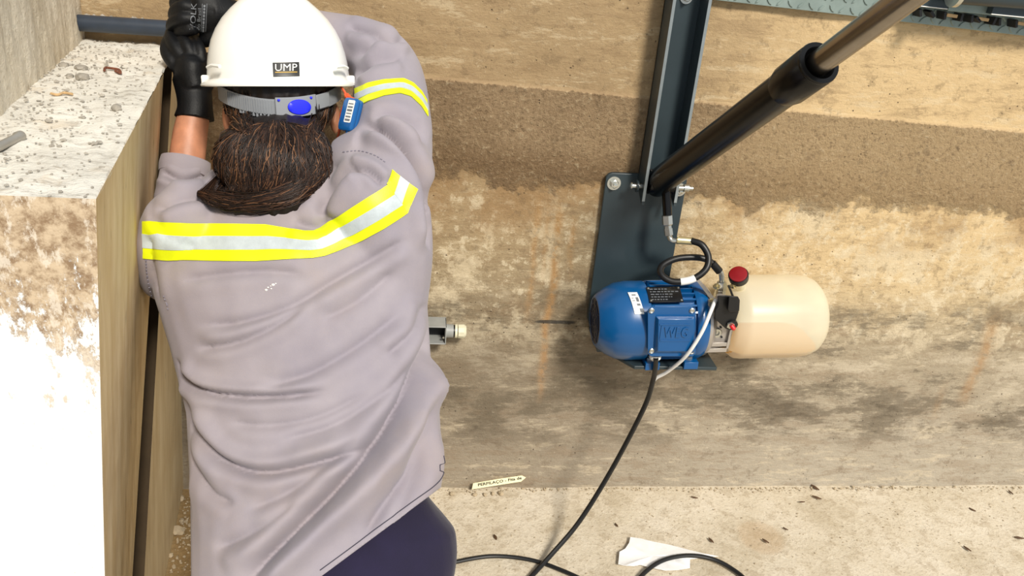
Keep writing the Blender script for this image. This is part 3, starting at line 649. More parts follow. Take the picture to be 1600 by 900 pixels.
# ================================================================== TREAD PLATE AND LIFT FRAME
tp = thing('tread_plate', (1.3, -.012, 1.33), 'galvanised steel tread plate strip along the top of the wall', 'tread plate')
e0, e1 = on(1090, -3, 1, -.012), on(1600, 56, 1, -.012); td = (e1-e0); td /= np.linalg.norm(td); tn = np.array([0, -1., 0]); tu = np.cross(tn, td)*-1
if tu[2] < 0: tu = -tu
org = e0-td*.25
FRT = (org, td, tu, tn)
obj('sheet', MB().prism([(0, 0), (2.0, 0), (2.0, .17), (0, .17)], -.009, .0, FRT), 'tread', tp, bevel=.001)
lug = None
for i in range(62):
    for j in range(4):
        a = .02+i*.0245; b = .010+j*.0225; s = 1 if (i+j) % 2 else -1
        if a < .12 or a > 1.05: continue
        c_ = org+td*a+tu*b; d_ = td*math.cos(.8)+tu*math.sin(.8)*s; e_ = np.cross(tn, d_)
        g = MB().loft([[c_+d_*.0105*x+e_*.0034*y for x, y in ((-1, 0), (-.5, .9), (.5, .9), (1, 0), (.5, -.9), (-.5, -.9))], [c_+tn*.0026+d_*.0075*x+e_*.0020*y for x, y in ((-1, 0), (-.5, .9), (.5, .9), (1, 0), (.5, -.9), (-.5, -.9))]])
        obj('tread_lug', g, 'tread', tp)
frm = thing('lift_frame', (1.5, -.2, 1.36), 'dark painted steel lift frame above the tread plate in the top right corner', 'frame')
def fp(x, y, Y=-.05): return on(x, y, 1, Y)
def beam(name, a, b, h, dpt, mat='steel', parent=frm):
    a, b = np.array(a), np.array(b); t = (b-a)/np.linalg.norm(b-a); w = np.array([0, -1., 0]); w = w-t*(w@t); w /= np.linalg.norm(w); up = np.cross(w, t); up = up if up[2] > 0 else -up
    return obj(name, MB().box((a+b)/2+up*h/2-w*dpt/2, (np.linalg.norm(b-a), h, dpt), (t, up, w)), mat, parent, bevel=.001)
beam('base_angle', fp(1434, 9), fp(1481, 14), .05, .03); beam('edge_strip', fp(1434, 10, -.054), fp(1481, 15, -.054), .0022, .004, 'white')
beam('cross_bar', fp(1481, 17), fp(1720, 40), .022, .02, 'tread')
obj('round_tube', MB().tube([fp(1484, -13, -.075), fp(1720, 6, -.075)], .024, 24), 'steel', frm)
obj('lug_ring', MB().lathe(fp(1490, -12, -.10), fp(1500, -11, -.10)-fp(1490, -12, -.10), [(0, .02), (0, .030), (.01, .030), (.01, .02)], 24), 'zinc', frm)
beam('step_angle', fp(1549, 22, -.07), fp(1720, 38, -.07), .02, .02); beam('edge_strip', fp(1549, 23, -.074), fp(1720, 40, -.074), .0022, .004, 'white')
for x, sk in ((1433, .35), (1452, .8), (1471, .2), (1497, .0), (1513, .2), (1523, .9), (1548, -.2), (1556, .3), (1582, .3), (1612, .2)):
    y = 13+(x-1434)*.115; t_ = np.array([math.sin(sk)*-1, 0, math.cos(sk)])*-1
    obj('tooth', MB().box(fp(x, y+6, -.03), (.006, .03, .017), (np.array([math.cos(sk), 0, math.sin(sk)]), np.array([0, 1., 0]), np.array([-math.sin(sk), 0, math.cos(sk)]))), 'dark', frm, bevel=.0006)
for x in (1484, 1533, 1594):
    y = 14+(x-1434)*.115
    obj('spacer_block', MB().box(fp(x, y+4, -.035), (.026, .02, .007), (np.array([.99, 0, -.06]), np.array([0, 1., 0]), np.array([.06, 0, .99]))), 'tan', frm, bevel=.0006)

# ================================================================== WORKER
def ell_rings(secs, n=28, p=2.4):
    """secs: (x, y, depth, half width in picture px, half thickness m); lateral axis follows the picture's right"""
    Cn = [at(x, y, d) for x, y, d, *_ in secs]; T = np.gradient(np.array(Cn), axis=0); out = []
    for (x, y, d, hw, ht), c, t in zip(secs, Cn, T):
        t = t/np.linalg.norm(t); u = CR-t*(CR@t); u /= np.linalg.norm(u); w = np.cross(t, u); hw = hw*d/FPX
        out.append([c+u*hw*math.copysign(abs(math.cos(q))**(2/p), math.cos(q))+w*ht*math.copysign(abs(math.sin(q))**(2/p), math.sin(q)) for q in np.arange(n)*2*math.pi/n])
    return out
def limb(pts, n=24, steps=None):
    """pts: (x, y, depth, radius m) -> smooth tapering tube"""
    P = np.array([list(at(x, y, d))+[r] for x, y, d, r in pts]); Q = curve(P, steps or 6*len(pts)); return Q[:, :3], Q[:, 3]
def limbw(pts, steps=None):
    Q = curve(np.array(pts, float), steps or 6*len(pts)); return Q[:, :3], Q[:, 3]
HC_ = at(438, 136, 1.36)                                       # centre of the helmet rim
HF = ray(438, 137); HF = HF/np.linalg.norm(HF); HR = CR-HF*(CR@HF); HR /= np.linalg.norm(HR); HU = np.cross(HR, HF)
def H(a, b, c): return HC_+HR*a+HF*b+HU*c                      # right, forward, up (m)
LARM = [(290, 345, 1.235, .060), (271, 385, 1.27, .058), (268, 425, 1.33, .053), (274, 410, 1.40, .049), (280, 330, 1.43, .044), (290, 252, 1.45, .040)]
RARM = [(590, 345, 1.255, .070), (607, 260, 1.29, .070), (611, 180, 1.35, .067), (605, 112, 1.42, .060), (572, 78, 1.45, .054), (500, 58, 1.475, .047), (425, 42, 1.49, .042)]
# ---- body: one continuous skin
B = MB()
B.loft(ell_rings([(500, 985, 1.22, 160, .10), (495, 880, 1.235, 165, .095), (487, 740, 1.26, 160, .09), (478, 600, 1.28, 165, .09), (462, 480, 1.295, 175, .095), (450, 390, 1.305, 180, .09), (445, 320, 1.32, 150, .075), (442, 280, 1.335, 90, .06)]))
for pts in (LARM, RARM): P, r = limb(pts); B.tube(P, r*.74, 16)
P, r = limb([(289, 272, 1.447, .031), (292, 250, 1.45, .0315), (298, 205, 1.455, .030), (304, 175, 1.46, .027), (305, 152, 1.465, .019)]); B.tube(P, r, 18)
P, r = limb([(425, 42, 1.49, .03), (370, 28, 1.50, .026), (335, 24, 1.50, .024)]); B.tube(P, r, 16)
P, r = limb([(442, 300, 1.345, .062), (441, 240, 1.355, .056), (440, 190, 1.37, .055)]); B.tube(P, r, 18)
B.blob(H(0, .012, .015), (.076, .098, .098), (HR, HF, HU)); B.blob(H(0, .035, -.055), (.058, .07, .062), (HR, HF, HU)); B.blob(H(0, .072, -.095), (.03, .028, .02), (HR, HF, HU))
B.loft([[H(a, b, c) for a, b, c in ((-.008, .095, .005), (.008, .095, .005), (.006, .11, .004), (-.006, .11, .004))], [H(a, b, c) for a, b, c in ((-.018, .095, -.045), (.018, .095, -.045), (.012, .132, -.042), (-.012, .132, -.042))]])
for s in (-1, 1):
    B.blob(H(s*.088, -.002, -.052), (.010, .018, .030), (HR, HF, HU)); B.blob(H(s*.033, .098, .014), (.026, .012, .008), (HR, HF, HU))
for s, kx in ((-1, -.27), (1, .03)):
    P, r = limbw([(kx*.5-.065+s*.03, -.87, .47, .085), ((kx-.1)*.75, -.75, .30, .07), (kx, -.64, .085, .055), (kx, -.70, .07, .05), (kx, -.88, .075, .05), (kx, -1.04, .08, .036), (kx, -1.08, .06, .034)]); B.tube(P, r, 16)
body_me = fuse(B, .006, 5)
person = obj('person', body_me, 'skin', base=(-.13, -.8, 0), ang=180)
finish(person, 'kneeling worker in grey shirt and navy trousers seen from behind, arms reaching into the corner', 'person')
for s in (-1, 1):
    e = obj('eye', MB().blob(H(s*.033, .094, -.002), (.012, .012, .012), (HR, HF, HU), 10), 'eyew', person); obj('iris', MB().blob(H(s*.033, .1045, -.002), (.0055, .003, .0055), (HR, HF, HU), 8), 'iris', e)
obj('mouth', MB().blob(H(0, .104, -.070), (.024, .006, .006), (HR, HF, HU), 10), 'lips', person)
# ---- trousers
T = MB()
T.loft(ell_rings([(508, 770, 1.25, 150, .085), (512, 820, 1.245, 175, .095), (517, 850, 1.24, 196, .10), (517, 900, 1.235, 196, .105), (512, 970, 1.225, 190, .115), (505, 1040, 1.20, 160, .11)]))
for s, kx in ((-1, -.27), (1, .03)):
    P, r = limbw([(kx*.5-.06+s*.035, -.88, .50, .10), ((kx-.1)*.75, -.75, .31, .088), (kx, -.63, .088, .078), (kx, -.72, .08, .07), (kx, -.88, .08, .068), (kx, -1.01, .082, .058)]); T.tube(P, r, 20)
tr_me = fuse(T, .006, 8)
co = np.array([v.co for v in tr_me.vertices]); nn = np.array([v.normal for v in tr_me.vertices])
co += nn*(.0035*np.sin(co[:, 2]*75+co[:, 0]*28)*np.sin(co[:, 0]*30+co[:, 2]*11))[:, None]; co[:, 2] = np.maximum(co[:, 2], .004)
tr_me.vertices.foreach_set('co', co.ravel()); obj('trousers', tr_me, 'navy', person, ang=180)
for kx in (-.27, .03):
    bt_ = MB(); P, r = limbw([(kx, -1.0, .09, .045), (kx, -1.07, .075, .047), (kx, -1.12, .05, .045)]); bt_.tube(P, r, 18)
    P, r = limbw([(kx, -1.10, .075, .045), (kx, -1.085, .05, .046), (kx, -1.04, .04, .04), (kx, -1.0, .038, .033)]); bt_.tube(P, r, 18)
    me = fuse(bt_, .005, 4); bo = obj('boot', me, 'boot', person, ang=180)
    obj('sole', MB().loft([[(kx+.045*math.cos(q), -1.07+.075*math.sin(q)*1.0, z) for q in np.arange(20)*math.pi/10] for z in (.002, .016)]), 'sole', bo)
# ---- shirt
SH = MB()
SH.loft(ell_rings([(496, 1010, 1.215, 182, .125), (499, 950, 1.222, 190, .124), (499, 880, 1.23, 191, .12), (497, 750, 1.25, 191, .115), (488, 620, 1.27, 189, .113), (472, 510, 1.285, 199, .115), (455, 420, 1.295, 210, .112), (446, 350, 1.305, 195, .10), (444, 300, 1.32, 150, .085), (442, 262, 1.335, 92, .075), (441, 240, 1.345, 66, .066)]))
P, r = limb(LARM); SH.tube(P, r, 24)
P, r = limb(RARM); SH.tube(P, r, 24)
SH.blob(at(585, 320, 1.25), (.075, .075, .085), (CR, FW, CU)); SH.blob(at(298, 350, 1.255), (.062, .07, .062), (CR, FW, CU))
P, r = limb([(540, 262, 1.30, .05), (585, 250, 1.28, .06)]); SH.tube(P, r, 16)
P, r = limb([(612, 480, 1.285, .058), (608, 400, 1.27, .07), (600, 330, 1.26, .074)]); SH.tube(P, r, 20)
sh_me = fuse(SH, .0045, 14)
def pl_dist(Q, poly):
    """signed distance (px) of points to a smooth line, and position 0..1 along it"""
    P = curve(poly, 40); best = np.full(len(Q), 1e9); sg = np.zeros(len(Q)); al = np.zeros(len(Q))
    for i in range(39):
        a, b = P[i], P[i+1]; d = b-a; L = d@d+1e-9; t = np.clip(((Q-a)@d)/L, 0, 1); e = Q-(a+t[:, None]*d); ds = np.hypot(e[:, 0], e[:, 1])
        k = ds < best; best[k] = ds[k]; sg[k] = np.sign(d[0]*e[k, 1]-d[1]*e[k, 0]); al[k] = (i+t[k])/39
    return best*sg, al
FOLDS = [  # line in the photograph, depth mm of the valley, width px, ridge side and height
    ([(272, 555), (285, 590), (318, 612), (380, 621), (450, 619), (520, 610)], 7, 7, -1, .6),
    ([(283, 610), (300, 665), (335, 712), (380, 735), (430, 738), (500, 722), (610, 690)], 8, 9, -1, .6),
    ([(288, 640), (300, 720), (330, 770), (370, 790)], 4, 9, -1, .4),
    ([(679, 470), (676, 520), (655, 575), (620, 640), (585, 695), (535, 755), (470, 820), (410, 880), (370, 930)], 13, 14, -1, 1.1),
    ([(668, 600), (655, 680), (640, 735), (600, 790), (560, 850)], 7, 13, -1, .7),
    ([(300, 545), (360, 538), (420, 515), (480, 478)], 4, 8, 1, .6),
    ([(300, 508), (370, 505), (450, 480), (520, 440), (600, 395), (640, 370)], 4, 9, 1, .7),
    ([(275, 440), (350, 428), (420, 424), (480, 430)], 3, 9, 1, .5),
    ([(400, 610), (480, 585), (560, 540), (640, 480)], 4, 11, 1, .6),
    ([(430, 690), (520, 665), (600, 615), (650, 560)], 4, 11, 1, .6),
    ([(350, 660), (420, 665), (500, 650), (580, 610)], 3, 9, 1, .6),
    ([(380, 800), (450, 770), (520, 720), (560, 680)], 4, 12, 1, .7),
    ([(330, 860), (400, 830), (470, 780)], 4, 12, 1, .7),
    ([(560, 195), (600, 205), (635, 238), (658, 285), (670, 345), (672, 400)], 11, 8, 1, .6),
    ([(500, 340), (512, 305), (535, 272), (560, 262)], 6, 9, 1, .8),
    ([(545, 262), (575, 268), (600, 290)], 5, 6, -1, .8),
    ([(455, 345), (480, 352), (498, 352), (512, 338)], 5, 10, 1, .5),
    ([(555, 95), (590, 70), (630, 62), (650, 75)], 6, 8, 1, .8),
    ([(550, 118), (590, 98), (630, 88)], 5, 8, 1, .8),
    ([(540, 40), (580, 52), (620, 78)], 5, 8, 1, .7),
    ([(580, 190), (610, 180), (650, 195), (665, 230)], 5, 8, 1, .6),
    ([(240, 330), (280, 312), (330, 305)], 4, 9, 1, .6),
    ([(230, 360), (238, 420), (246, 480)], 3, 7, 1, .5),
    ([(250, 268), (285, 282), (325, 275)], 5, 6, 1, .8),
    ([(620, 420), (560, 470), (500, 500)], 3, 10, 1, .6),
    ([(668, 470), (640, 520), (600, 560)], 4, 9, 1, .6),
    ([(575, 880), (620, 800), (650, 740), (672, 660)], 4, 14, 1, .6),
]
def displace(me):
    co = np.array([v.co for v in me.vertices]); nn = np.array([v.normal for v in me.vertices]); Q = proj(co); D = co-CAM; D /= np.linalg.norm(D, axis=1)[:, None]
    face = np.clip((-(nn*D).sum(1)-.02)/.25, 0, 1); off = np.zeros(len(co))
    for poly, amp, w, side, rh in FOLDS:
        s, al = pl_dist(Q, poly); e = np.clip(np.minimum(al, 1-al)*6, 0, 1); e = e*e*(3-2*e); s = s*side
        off += amp*.0027*e*(-np.exp(-(np.abs(s)/(.8*w))**1.25)+rh*.9*np.exp(-((s-1.9*w)/(1.5*w))**2)+.35*np.exp(-((s+1.8*w)/(1.6*w))**2))
    off += .0007*np.sin(co[:, 0]*31+co[:, 2]*52+2*np.sin(co[:, 0]*13))+.0005*np.sin(co[:, 0]*74+co[:, 2]*47+1.5*np.sin(co[:, 2]*29))
    co = co+nn*(off*face)[:, None]; me.vertices.foreach_set('co', co.ravel()); me.update()
displace(sh_me)
# cut the hem, the neck and the cuffs
def cut(me, p, n):
    bm = bmesh.new(); bm.from_mesh(me); bmesh.ops.bisect_plane(bm, geom=list(bm.verts)+list(bm.edges)+list(bm.faces), plane_co=Vector(p), plane_no=Vector(n), clear_outer=True); bm.to_mesh(me); bm.free()
a_, b_ = ray(702, 752), ray(500, 902); hn = np.cross(a_, b_); hn = hn if hn @ ray(700, 950) > 0 else -hn
cut(sh_me, CAM+a_, hn/np.linalg.norm(hn))
sh_bt = bvh(sh_me)
shirt = obj('shirt', sh_me, 'shirt', person, ang=180)
sd = shirt.modifiers.new('cloth', 'SOLIDIFY'); sd.thickness = .003; sd.offset = -1
shirt['label'] = 'grey long sleeved work shirt with reflective tape'
UPB = [(224, 346), (260, 347), (300, 349), (360, 350), (415, 351), (450, 357), (475, 362), (490, 362), (503, 356), (520, 343), (560, 318), (606, 289)]
LOB = [(224, 403), (260, 406), (330, 408), (400, 408), (450, 405), (490, 403), (508, 400), (530, 392), (560, 379), (600, 357), (637, 333)]
tape = obj('back_tape', cloth_strip(sh_bt, UPB, LOB, 0, 1, 90, 14, .0022), 'lime', shirt, ang=60); tape['label'] = 'lime yellow and silver reflective tape across the back'
obj('silver_stripe', cloth_strip(sh_bt, UPB, LOB, .34, .71, 90, 8, .0032), 'silver_tape', shirt, ang=60)
SU = [(604, 288), (612, 266)]; SL = [(637, 333), (652, 296)]
obj('shoulder_tape', cloth_strip(sh_bt, SU, SL, 0, 1, 12, 14, .0026), 'lime', shirt, ang=60); obj('silver_stripe', cloth_strip(sh_bt, SU, SL, .33, .68, 12, 8, .0036), 'silver_tape', shirt, ang=60)
AU = [(555, 139), (575, 130), (600, 125), (630, 123), (645, 130), (658, 143), (666, 157)]; AL = [(558, 168), (575, 159), (600, 150), (625, 146), (642, 151), (658, 166), (668, 182)]
obj('sleeve_tape', cloth_strip(sh_bt, AU, AL, 0, 1, 40, 12, .0022), 'lime', shirt, ang=60); obj('silver_stripe', cloth_strip(sh_bt, AU, AL, .32, .66, 40, 7, .0032), 'silver_tape', shirt, ang=60)
def seam(line, r=.0007, mat='thread', n=60, name='seam', dash=False):
    P = [cast(sh_bt, x, y, .0006) for x, y in curve(line, n)]
    if not dash: return obj(name, MB().tube(P, r, 6), mat, shirt)
    g = MB()
    for k in range(0, n-3, 4): g.tube(P[k:k+3], r, 5)
    return obj(name, g, mat, shirt)
seam([(693, 712), (695, 728), (690, 746), (676, 761), (650, 780), (600, 817), (545, 858), (500, 891)], .0007)
seam([(228, 406), (230, 430), (236, 460), (244, 488)], .0012, 'pale_thread', 60, 'stitch', True)
seam([(536, 238), (560, 236), (585, 243), (605, 256)], .001, 'pale_thread', 50, 'stitch', True)
for ln in (UPB, LOB): seam([(x, y+(2 if ln is UPB else -2)) for x, y in ln], .0005, 'pale_thread', 80, 'stitch')
P, r = limb([(287, 274, 1.445, .0425), (289, 262, 1.448, .044), (291, 250, 1.45, .0425)]); obj('cuff', MB().tube(P, r, 28), 'shirt', shirt)
P, r = limb([(440, 44, 1.485, .044), (418, 40, 1.49, .045)]); obj('cuff', MB().tube(P, r, 28), 'shirt', shirt)
cl = MB(); rings = []
for k in range(29):
    q = -2.3+4.6*k/28; rr = .078; cpt = at(441, 252, 1.345)
    o_ = cpt+CR*rr*1.05*math.sin(q)-np.array([0, 1, 0])*rr*.85*math.cos(q)*1.0+CU*(-.012*math.cos(q))
    d_ = CR*math.sin(q)-np.array([0, 1, 0])*math.cos(q)
    rings.append([o_, o_+d_*.004, o_+d_*.012-CU*.024+d_*.004, o_+d_*.007-CU*.024])
obj('collar', cl.loft(rings), 'shirt', shirt, bevel=.001)
for x, y, w_ in ((416, 453, .0022), (419, 449, .0014), (424, 451, .0012), (427, 445, .0026), (431, 443, .0012), (423, 447, .001)):
    obj('paint_fleck', MB().blob(cast(sh_bt, x, y, .0004), (w_, .0008, w_*.8), None, 5), 'white', shirt)
# ---- gloves
def hand(pre, fingers, palm):
    g = MB(); P, r = limb(palm[2:]); g.tube(P, r, 20, squash=.7); P, r = limb(palm[:4]); g.tube(P, r*np.linspace(.98, .78, len(r)), 20)
    for f_ in fingers: P, r = limb(f_, steps=16); g.tube(P, r, 12)
    return fuse(g, .0028, 3)
gl = hand('l', [
    [(283, 112, 1.455, .012), (268, 96, 1.45, .0115), (259, 80, 1.46, .0105), (262, 62, 1.475, .0095), (270, 54, 1.49, .0085)],
    [(290, 98, 1.45, .012), (274, 74, 1.45, .0115), (266, 58, 1.465, .0105), (270, 46, 1.485, .0095), (278, 42, 1.50, .0085)],
    [(302, 94, 1.45, .0115), (292, 70, 1.45, .011), (284, 56, 1.47, .010), (286, 46, 1.49, .009), (292, 44, 1.50, .0085)],
    [(316, 98, 1.455, .011), (312, 76, 1.455, .0105), (305, 62, 1.475, .0095), (305, 54, 1.49, .0085)],
    [(318, 140, 1.46, .014), (330, 118, 1.47, .0125), (330, 100, 1.485, .011), (322, 88, 1.50, .0095)]],
    [(304, 186, 1.46, .036), (305, 168, 1.46, .0335), (303, 145, 1.465, .037), (298, 120, 1.465, .042), (298, 100, 1.462, .040), (299, 88, 1.46, .028)])
gr_ = hand('r', [
    [(305, 0, 1.45, .012), (292, -8, 1.45, .0115), (278, -4, 1.465, .0105), (272, 6, 1.485, .0095), (276, 14, 1.50, .0085)],
    [(302, 14, 1.445, .012), (286, 10, 1.44, .0118), (274, 16, 1.455, .0108), (271, 26, 1.475, .0098), (277, 32, 1.49, .0088)],
    [(302, 30, 1.445, .012), (284, 30, 1.44, .0118), (270, 36, 1.455, .0108), (268, 46, 1.475, .0095), (275, 50, 1.49, .0085)],
    [(306, 44, 1.45, .0115), (292, 48, 1.45, .0108), (280, 55, 1.465, .0098), (279, 62, 1.485, .009)],
    [(340, 50, 1.47, .014), (326, 62, 1.475, .0125), (312, 66, 1.485, .011), (300, 66, 1.495, .0095)]],
    [(402, 36, 1.495, .034), (378, 30, 1.495, .032), (355, 24, 1.48, .037), (330, 20, 1.465, .044), (312, 20, 1.46, .042), (304, 20, 1.458, .03)])
gbt = bvh(gr_)
g1 = obj('glove', gl, 'glove', person, ang=180); g1['label'] = 'black glove of the lower hand gripping the pipe end'
g2 = obj('glove', gr_, 'glove', person, ang=180); g2['label'] = 'black glove with pale lettering on its back'
obj('glove_print', text_px('VOLK', gbt, (302, 26), (3, -42), (-9, -1), .0008), 'print', g2)
obj('glove_print', text_px('do Brasil', gbt, (311, 30), (2, -34), (-5, 0), .0008), 'print', g2)
bars = MB(); r_ = random.Random(5); yy = 8.0
while yy < 48:
    hh = r_.uniform(1.5, 4.5); bars.f += []; q_ = cloth_strip(gbt, [(316+(48-yy)*.05, yy), (316+(48-yy)*.05, yy+hh)], [(319+(48-yy)*.05, yy), (319+(48-yy)*.05, yy+hh)], 0, 1, 3, 2, .0009, .0004); bars.add(q_.v, q_.f); yy += hh+1.2
for x_ in (314.0, 321.0): q_ = cloth_strip(gbt, [(x_+2, 6), (x_, 49)], [(x_+2.7, 6), (x_+.7, 49)], 0, 1, 12, 2, .0009, .0004); bars.add(q_.v, q_.f)
obj('glove_print', bars, 'print', g2)
# ---- hair
HB = MB()
HB.blob(H(0, -.012, -.012), (.092, .10, .10), (HR, HF, HU)); HB.blob(H(0, -.045, -.05), (.078, .06, .05), (HR, HF, HU))
HB.loft(ell_rings([(434, 199, 1.30, 44, .015), (431, 212, 1.272, 72, .038), (428, 235, 1.248, 90, .052), (424, 262, 1.238, 89, .053), (418, 285, 1.232, 82, .047), (408, 305, 1.225, 72, .036), (398, 320, 1.222, 56, .022), (390, 330, 1.22, 35, .012)]))
P, r = limb([(496, 270, 1.26, .034), (470, 292, 1.235, .03), (430, 308, 1.215, .026), (380, 318, 1.21, .02), (335, 312, 1.205, .014), (308, 300, 1.20, .006)]); HB.tube(P, r, 14)
hb_me = fuse(HB, .0045, 6)
co = np.array([v.co for v in hb_me.vertices]); nn = np.array([v.normal for v in hb_me.vertices]); Q = proj(co)
co += nn*(.0011*np.sin(Q[:, 0]*.33+2*np.sin(Q[:, 1]*.03))+.0006*np.sin(Q[:, 0]*.8+Q[:, 1]*.12))[:, None]; hb_me.vertices.foreach_set('co', co.ravel()); hb_me.update()
hbt = bvh(hb_me); hair = obj('hair', hb_me, 'hair', person, ang=180); hair['label'] = 'dark brown hair gathered in a loose low bun'
st = MB(); rr_ = random.Random(3); tones = []
def strand(pts, r):
    P = curve(pts, 12); k = rr_.uniform(.0005, .006); out = []
    for i, (x, y) in enumerate(P): out.append(cast(hbt, x, y, k*math.sin(math.pi*min(1, (i+1)/12))+.0004, 1.27))
    out = np.array(out)
    if np.max(np.linalg.norm(np.diff(out, axis=0), axis=1)) > .075: return
    n0 = len(st.f); st.tube(out, [r*min(1, .4+i*.3)*(1-.75*(i/11)**3) for i in range(12)], 4); tones.extend([rr_.random()**2.0]*(len(st.f)-n0))
for k in range(1700):                                           # bun
    o_ = rr_.uniform(-1.08, 1.08) if k % 3 == 0 else max(-1.05, min(1.05, rr_.gauss(0, .6))); j = lambda s: rr_.gauss(0, s)
    strand([(430+o_*34+j(3), 187+abs(o_)*8+abs(j(4))), (428+o_*66+j(4), 215+j(4)), (424+o_*82+j(4), 245+j(5)), (420+o_*80+j(5), 275+j(5)), (410+o_*66+j(7), 300+j(7))], rr_.uniform(.0004, .0010))
for k in range(900):                                           # sides of the head drawn to the bun
    f_ = rr_.random(); j = lambda s: rr_.gauss(0, s); s = -1 if rr_.random() < .45 else 1
    if s > 0: strand([(534-f_*40+j(3), 150+j(4)), (526-f_*34+j(3), 178+j(4)), (506-f_*22+j(4), 205+f_*6+j(4)), (480+j(6), 232+f_*14+j(5)), (468+j(6), 262+j(8))], rr_.uniform(.0004, .0009))
    else: strand([(346+f_*44+j(3), 150+j(4)), (350+f_*40+j(3), 178+j(4)), (366+f_*26+j(4), 200+j(4)), (392+j(6), 212+j(5)), (400+j(8), 235+j(8))], rr_.uniform(.0004, .0009))
for k in range(360):                                           # loose end swept to the left
    o_ = rr_.uniform(-1, 1); j = lambda s: rr_.gauss(0, s)
    strand([(492+j(8), 282+o_*16+j(3)), (450+j(8), 304+o_*14+j(3)), (400+j(8), 317+o_*11+j(3)), (350+j(8), 314+o_*9+j(3)), (306+j(10), 299+o_*6+j(3))], rr_.uniform(.0004, .0009))
sto = obj('strands', st, 'hair', hair, ang=180, recalc=False); sto['kind'] = 'stuff'; ta = sto.data.attributes.new('tone', 'FLOAT', 'FACE'); ta.data.foreach_set('value', tones)

# ================================================================== HARD HAT
hat = thing('hard_hat', HC_, 'white plastic hard hat with a black badge on the worker\'s head', 'hard hat')
prof = [(0, 1.02), (.10, 1.0), (.22, .985), (.34, .955), (.46, .91), (.58, .835), (.69, .74), (.79, .62), (.87, .49), (.93, .36), (.975, .21), (1.0, .02)]
rings = []; NQ = 72; RX, RYB, RYF, HH = .1155, .125, .135, .150
for t, k in prof:
    ring = []
    for i in range(NQ):
        q = 2*math.pi*i/NQ; x = math.cos(q); y = math.sin(q); rid = .004*math.exp(-(x*k/.16)**2)*(t > .4)*min(1, (t-.4)*4)+.0025*math.exp(-((abs(x*k)-.42)/.07)**2)*(t > .45)*min(1, (t-.45)*4)
        ring.append(H(x*RX*k, y*(RYF if y > 0 else RYB)*k, .006+HH*t+rid))
    rings.append(ring)
sm_ = MB().loft(rings); shell = obj('shell', sm_, 'helmet', hat, ang=50)
sbt = BVHTree.FromPolygons([Vector(p) for p in sm_.v], sm_.f)
rim = []
for k, (ro, zz) in enumerate([(1.0, .010), (1.03, .008), (1.085, .003), (1.10, -.001), (1.09, -.003), (1.02, .0), (.97, .004)]):
    rim.append([H(math.cos(q)*RX*ro, math.sin(q)*(RYF*(1+(ro-1)*2.6*max(0, math.sin(q))) if math.sin(q) > 0 else RYB*(1+(ro-1)*.5)) * (ro if math.sin(q) > 0 else 1), zz+.004-.006*max(0, math.sin(q))**2*(ro-1)*8) for q in np.arange(NQ)*2*math.pi/NQ])
obj('brim', MB().loft(rim, caps=False, closed=True), 'helmet', hat, ang=50)
for s in (-1, 1):
    obj('slot_lug', MB().box(H(s*.1175, -.012, .011), (.011, .04, .016), (HR, HF, HU)), 'helmet', hat, bevel=.003)
    obj('side_rib', MB().tube([H(s*.108, -.07, .03), H(s*.100, -.085, .033), H(s*.088, -.1, .031)], .003, 8), 'helmet', shell)
# suspension band
def bandp(a, z, out=0.0):
    c = math.cos(a); return H((.098+out)*math.sin(a), -(.112+out)*c, -.004-.026*max(c, 0)**1.5+z)
def bandseg(a0, a1, z0, z1, t=.003, out=0.0, n=20):
    A = np.radians(np.linspace(a0, a1, n)); return MB().loft([[bandp(a, z0, out), bandp(a, z1, out), bandp(a, z1, out+t), bandp(a, z0, out+t)] for a in A])
bd = obj('headband', bandseg(-80, 84, -.013, .011), 'band', hat, ang=60)
for k, a in enumerate(np.linspace(-54, -6, 22)): obj('band_rib', bandseg(a, a+.9, -.012, .009, .0018, .003, 2), 'band', bd)
for k, a in enumerate(np.linspace(-40, -6, 11)): obj('band_tooth', bandseg(a, a+1.8, -.018, -.012, .003, .0, 2), 'band', bd)
ad = obj('adjuster', bandseg(-5, 30, -.017, .014, .007, .003, 12), 'band', hat, ang=40, bevel=.001)
obj('adjuster_wing', bandseg(31, 46, -.011, .012, .005, .003, 8), 'band', ad, bevel=.001)
for a in (-2, 25): obj('pin', MB().blob(bandp(math.radians(a), .010, .011), (.0022, .0015, .0022), (HR, HF, HU), 6), 'bluebtn', ad)
bc_ = math.radians(14.5); bn_ = HR*math.sin(bc_)-HF*math.cos(bc_); bt2 = HR*math.cos(bc_)+HF*math.sin(bc_)
ov = [[bandp(bc_, -.002, .0095)+bn_*d+bt2*.0185*k*math.cos(q)+HU*.0118*k*math.sin(q) for q in np.arange(36)*math.pi/18] for d, k in ((0, 1), (.0016, 1), (.0024, .94), (.0028, .6), (.0029, .02))]
obj('button', MB().loft(ov), 'bluebtn', ad)
# badge
bu, bl_ = [(426, 98), (467, 97)], [(427, 120), (468, 119)]
badge = obj('badge', cloth_strip(sbt, bu, bl_, 0, 1, 10, 6, .0014, .0013), 'black', hat)
obj('badge_lettering', text_px('UMP', sbt, (447, 105.5), (34, -.5), (0, -11), .0018), 'white', badge)
obj('badge_line', cloth_strip(sbt, [(430, 112.5), (464, 112)], [(430, 113.8), (464, 113.3)], 0, 1, 6, 2, .0018, .0003), 'gold', badge)
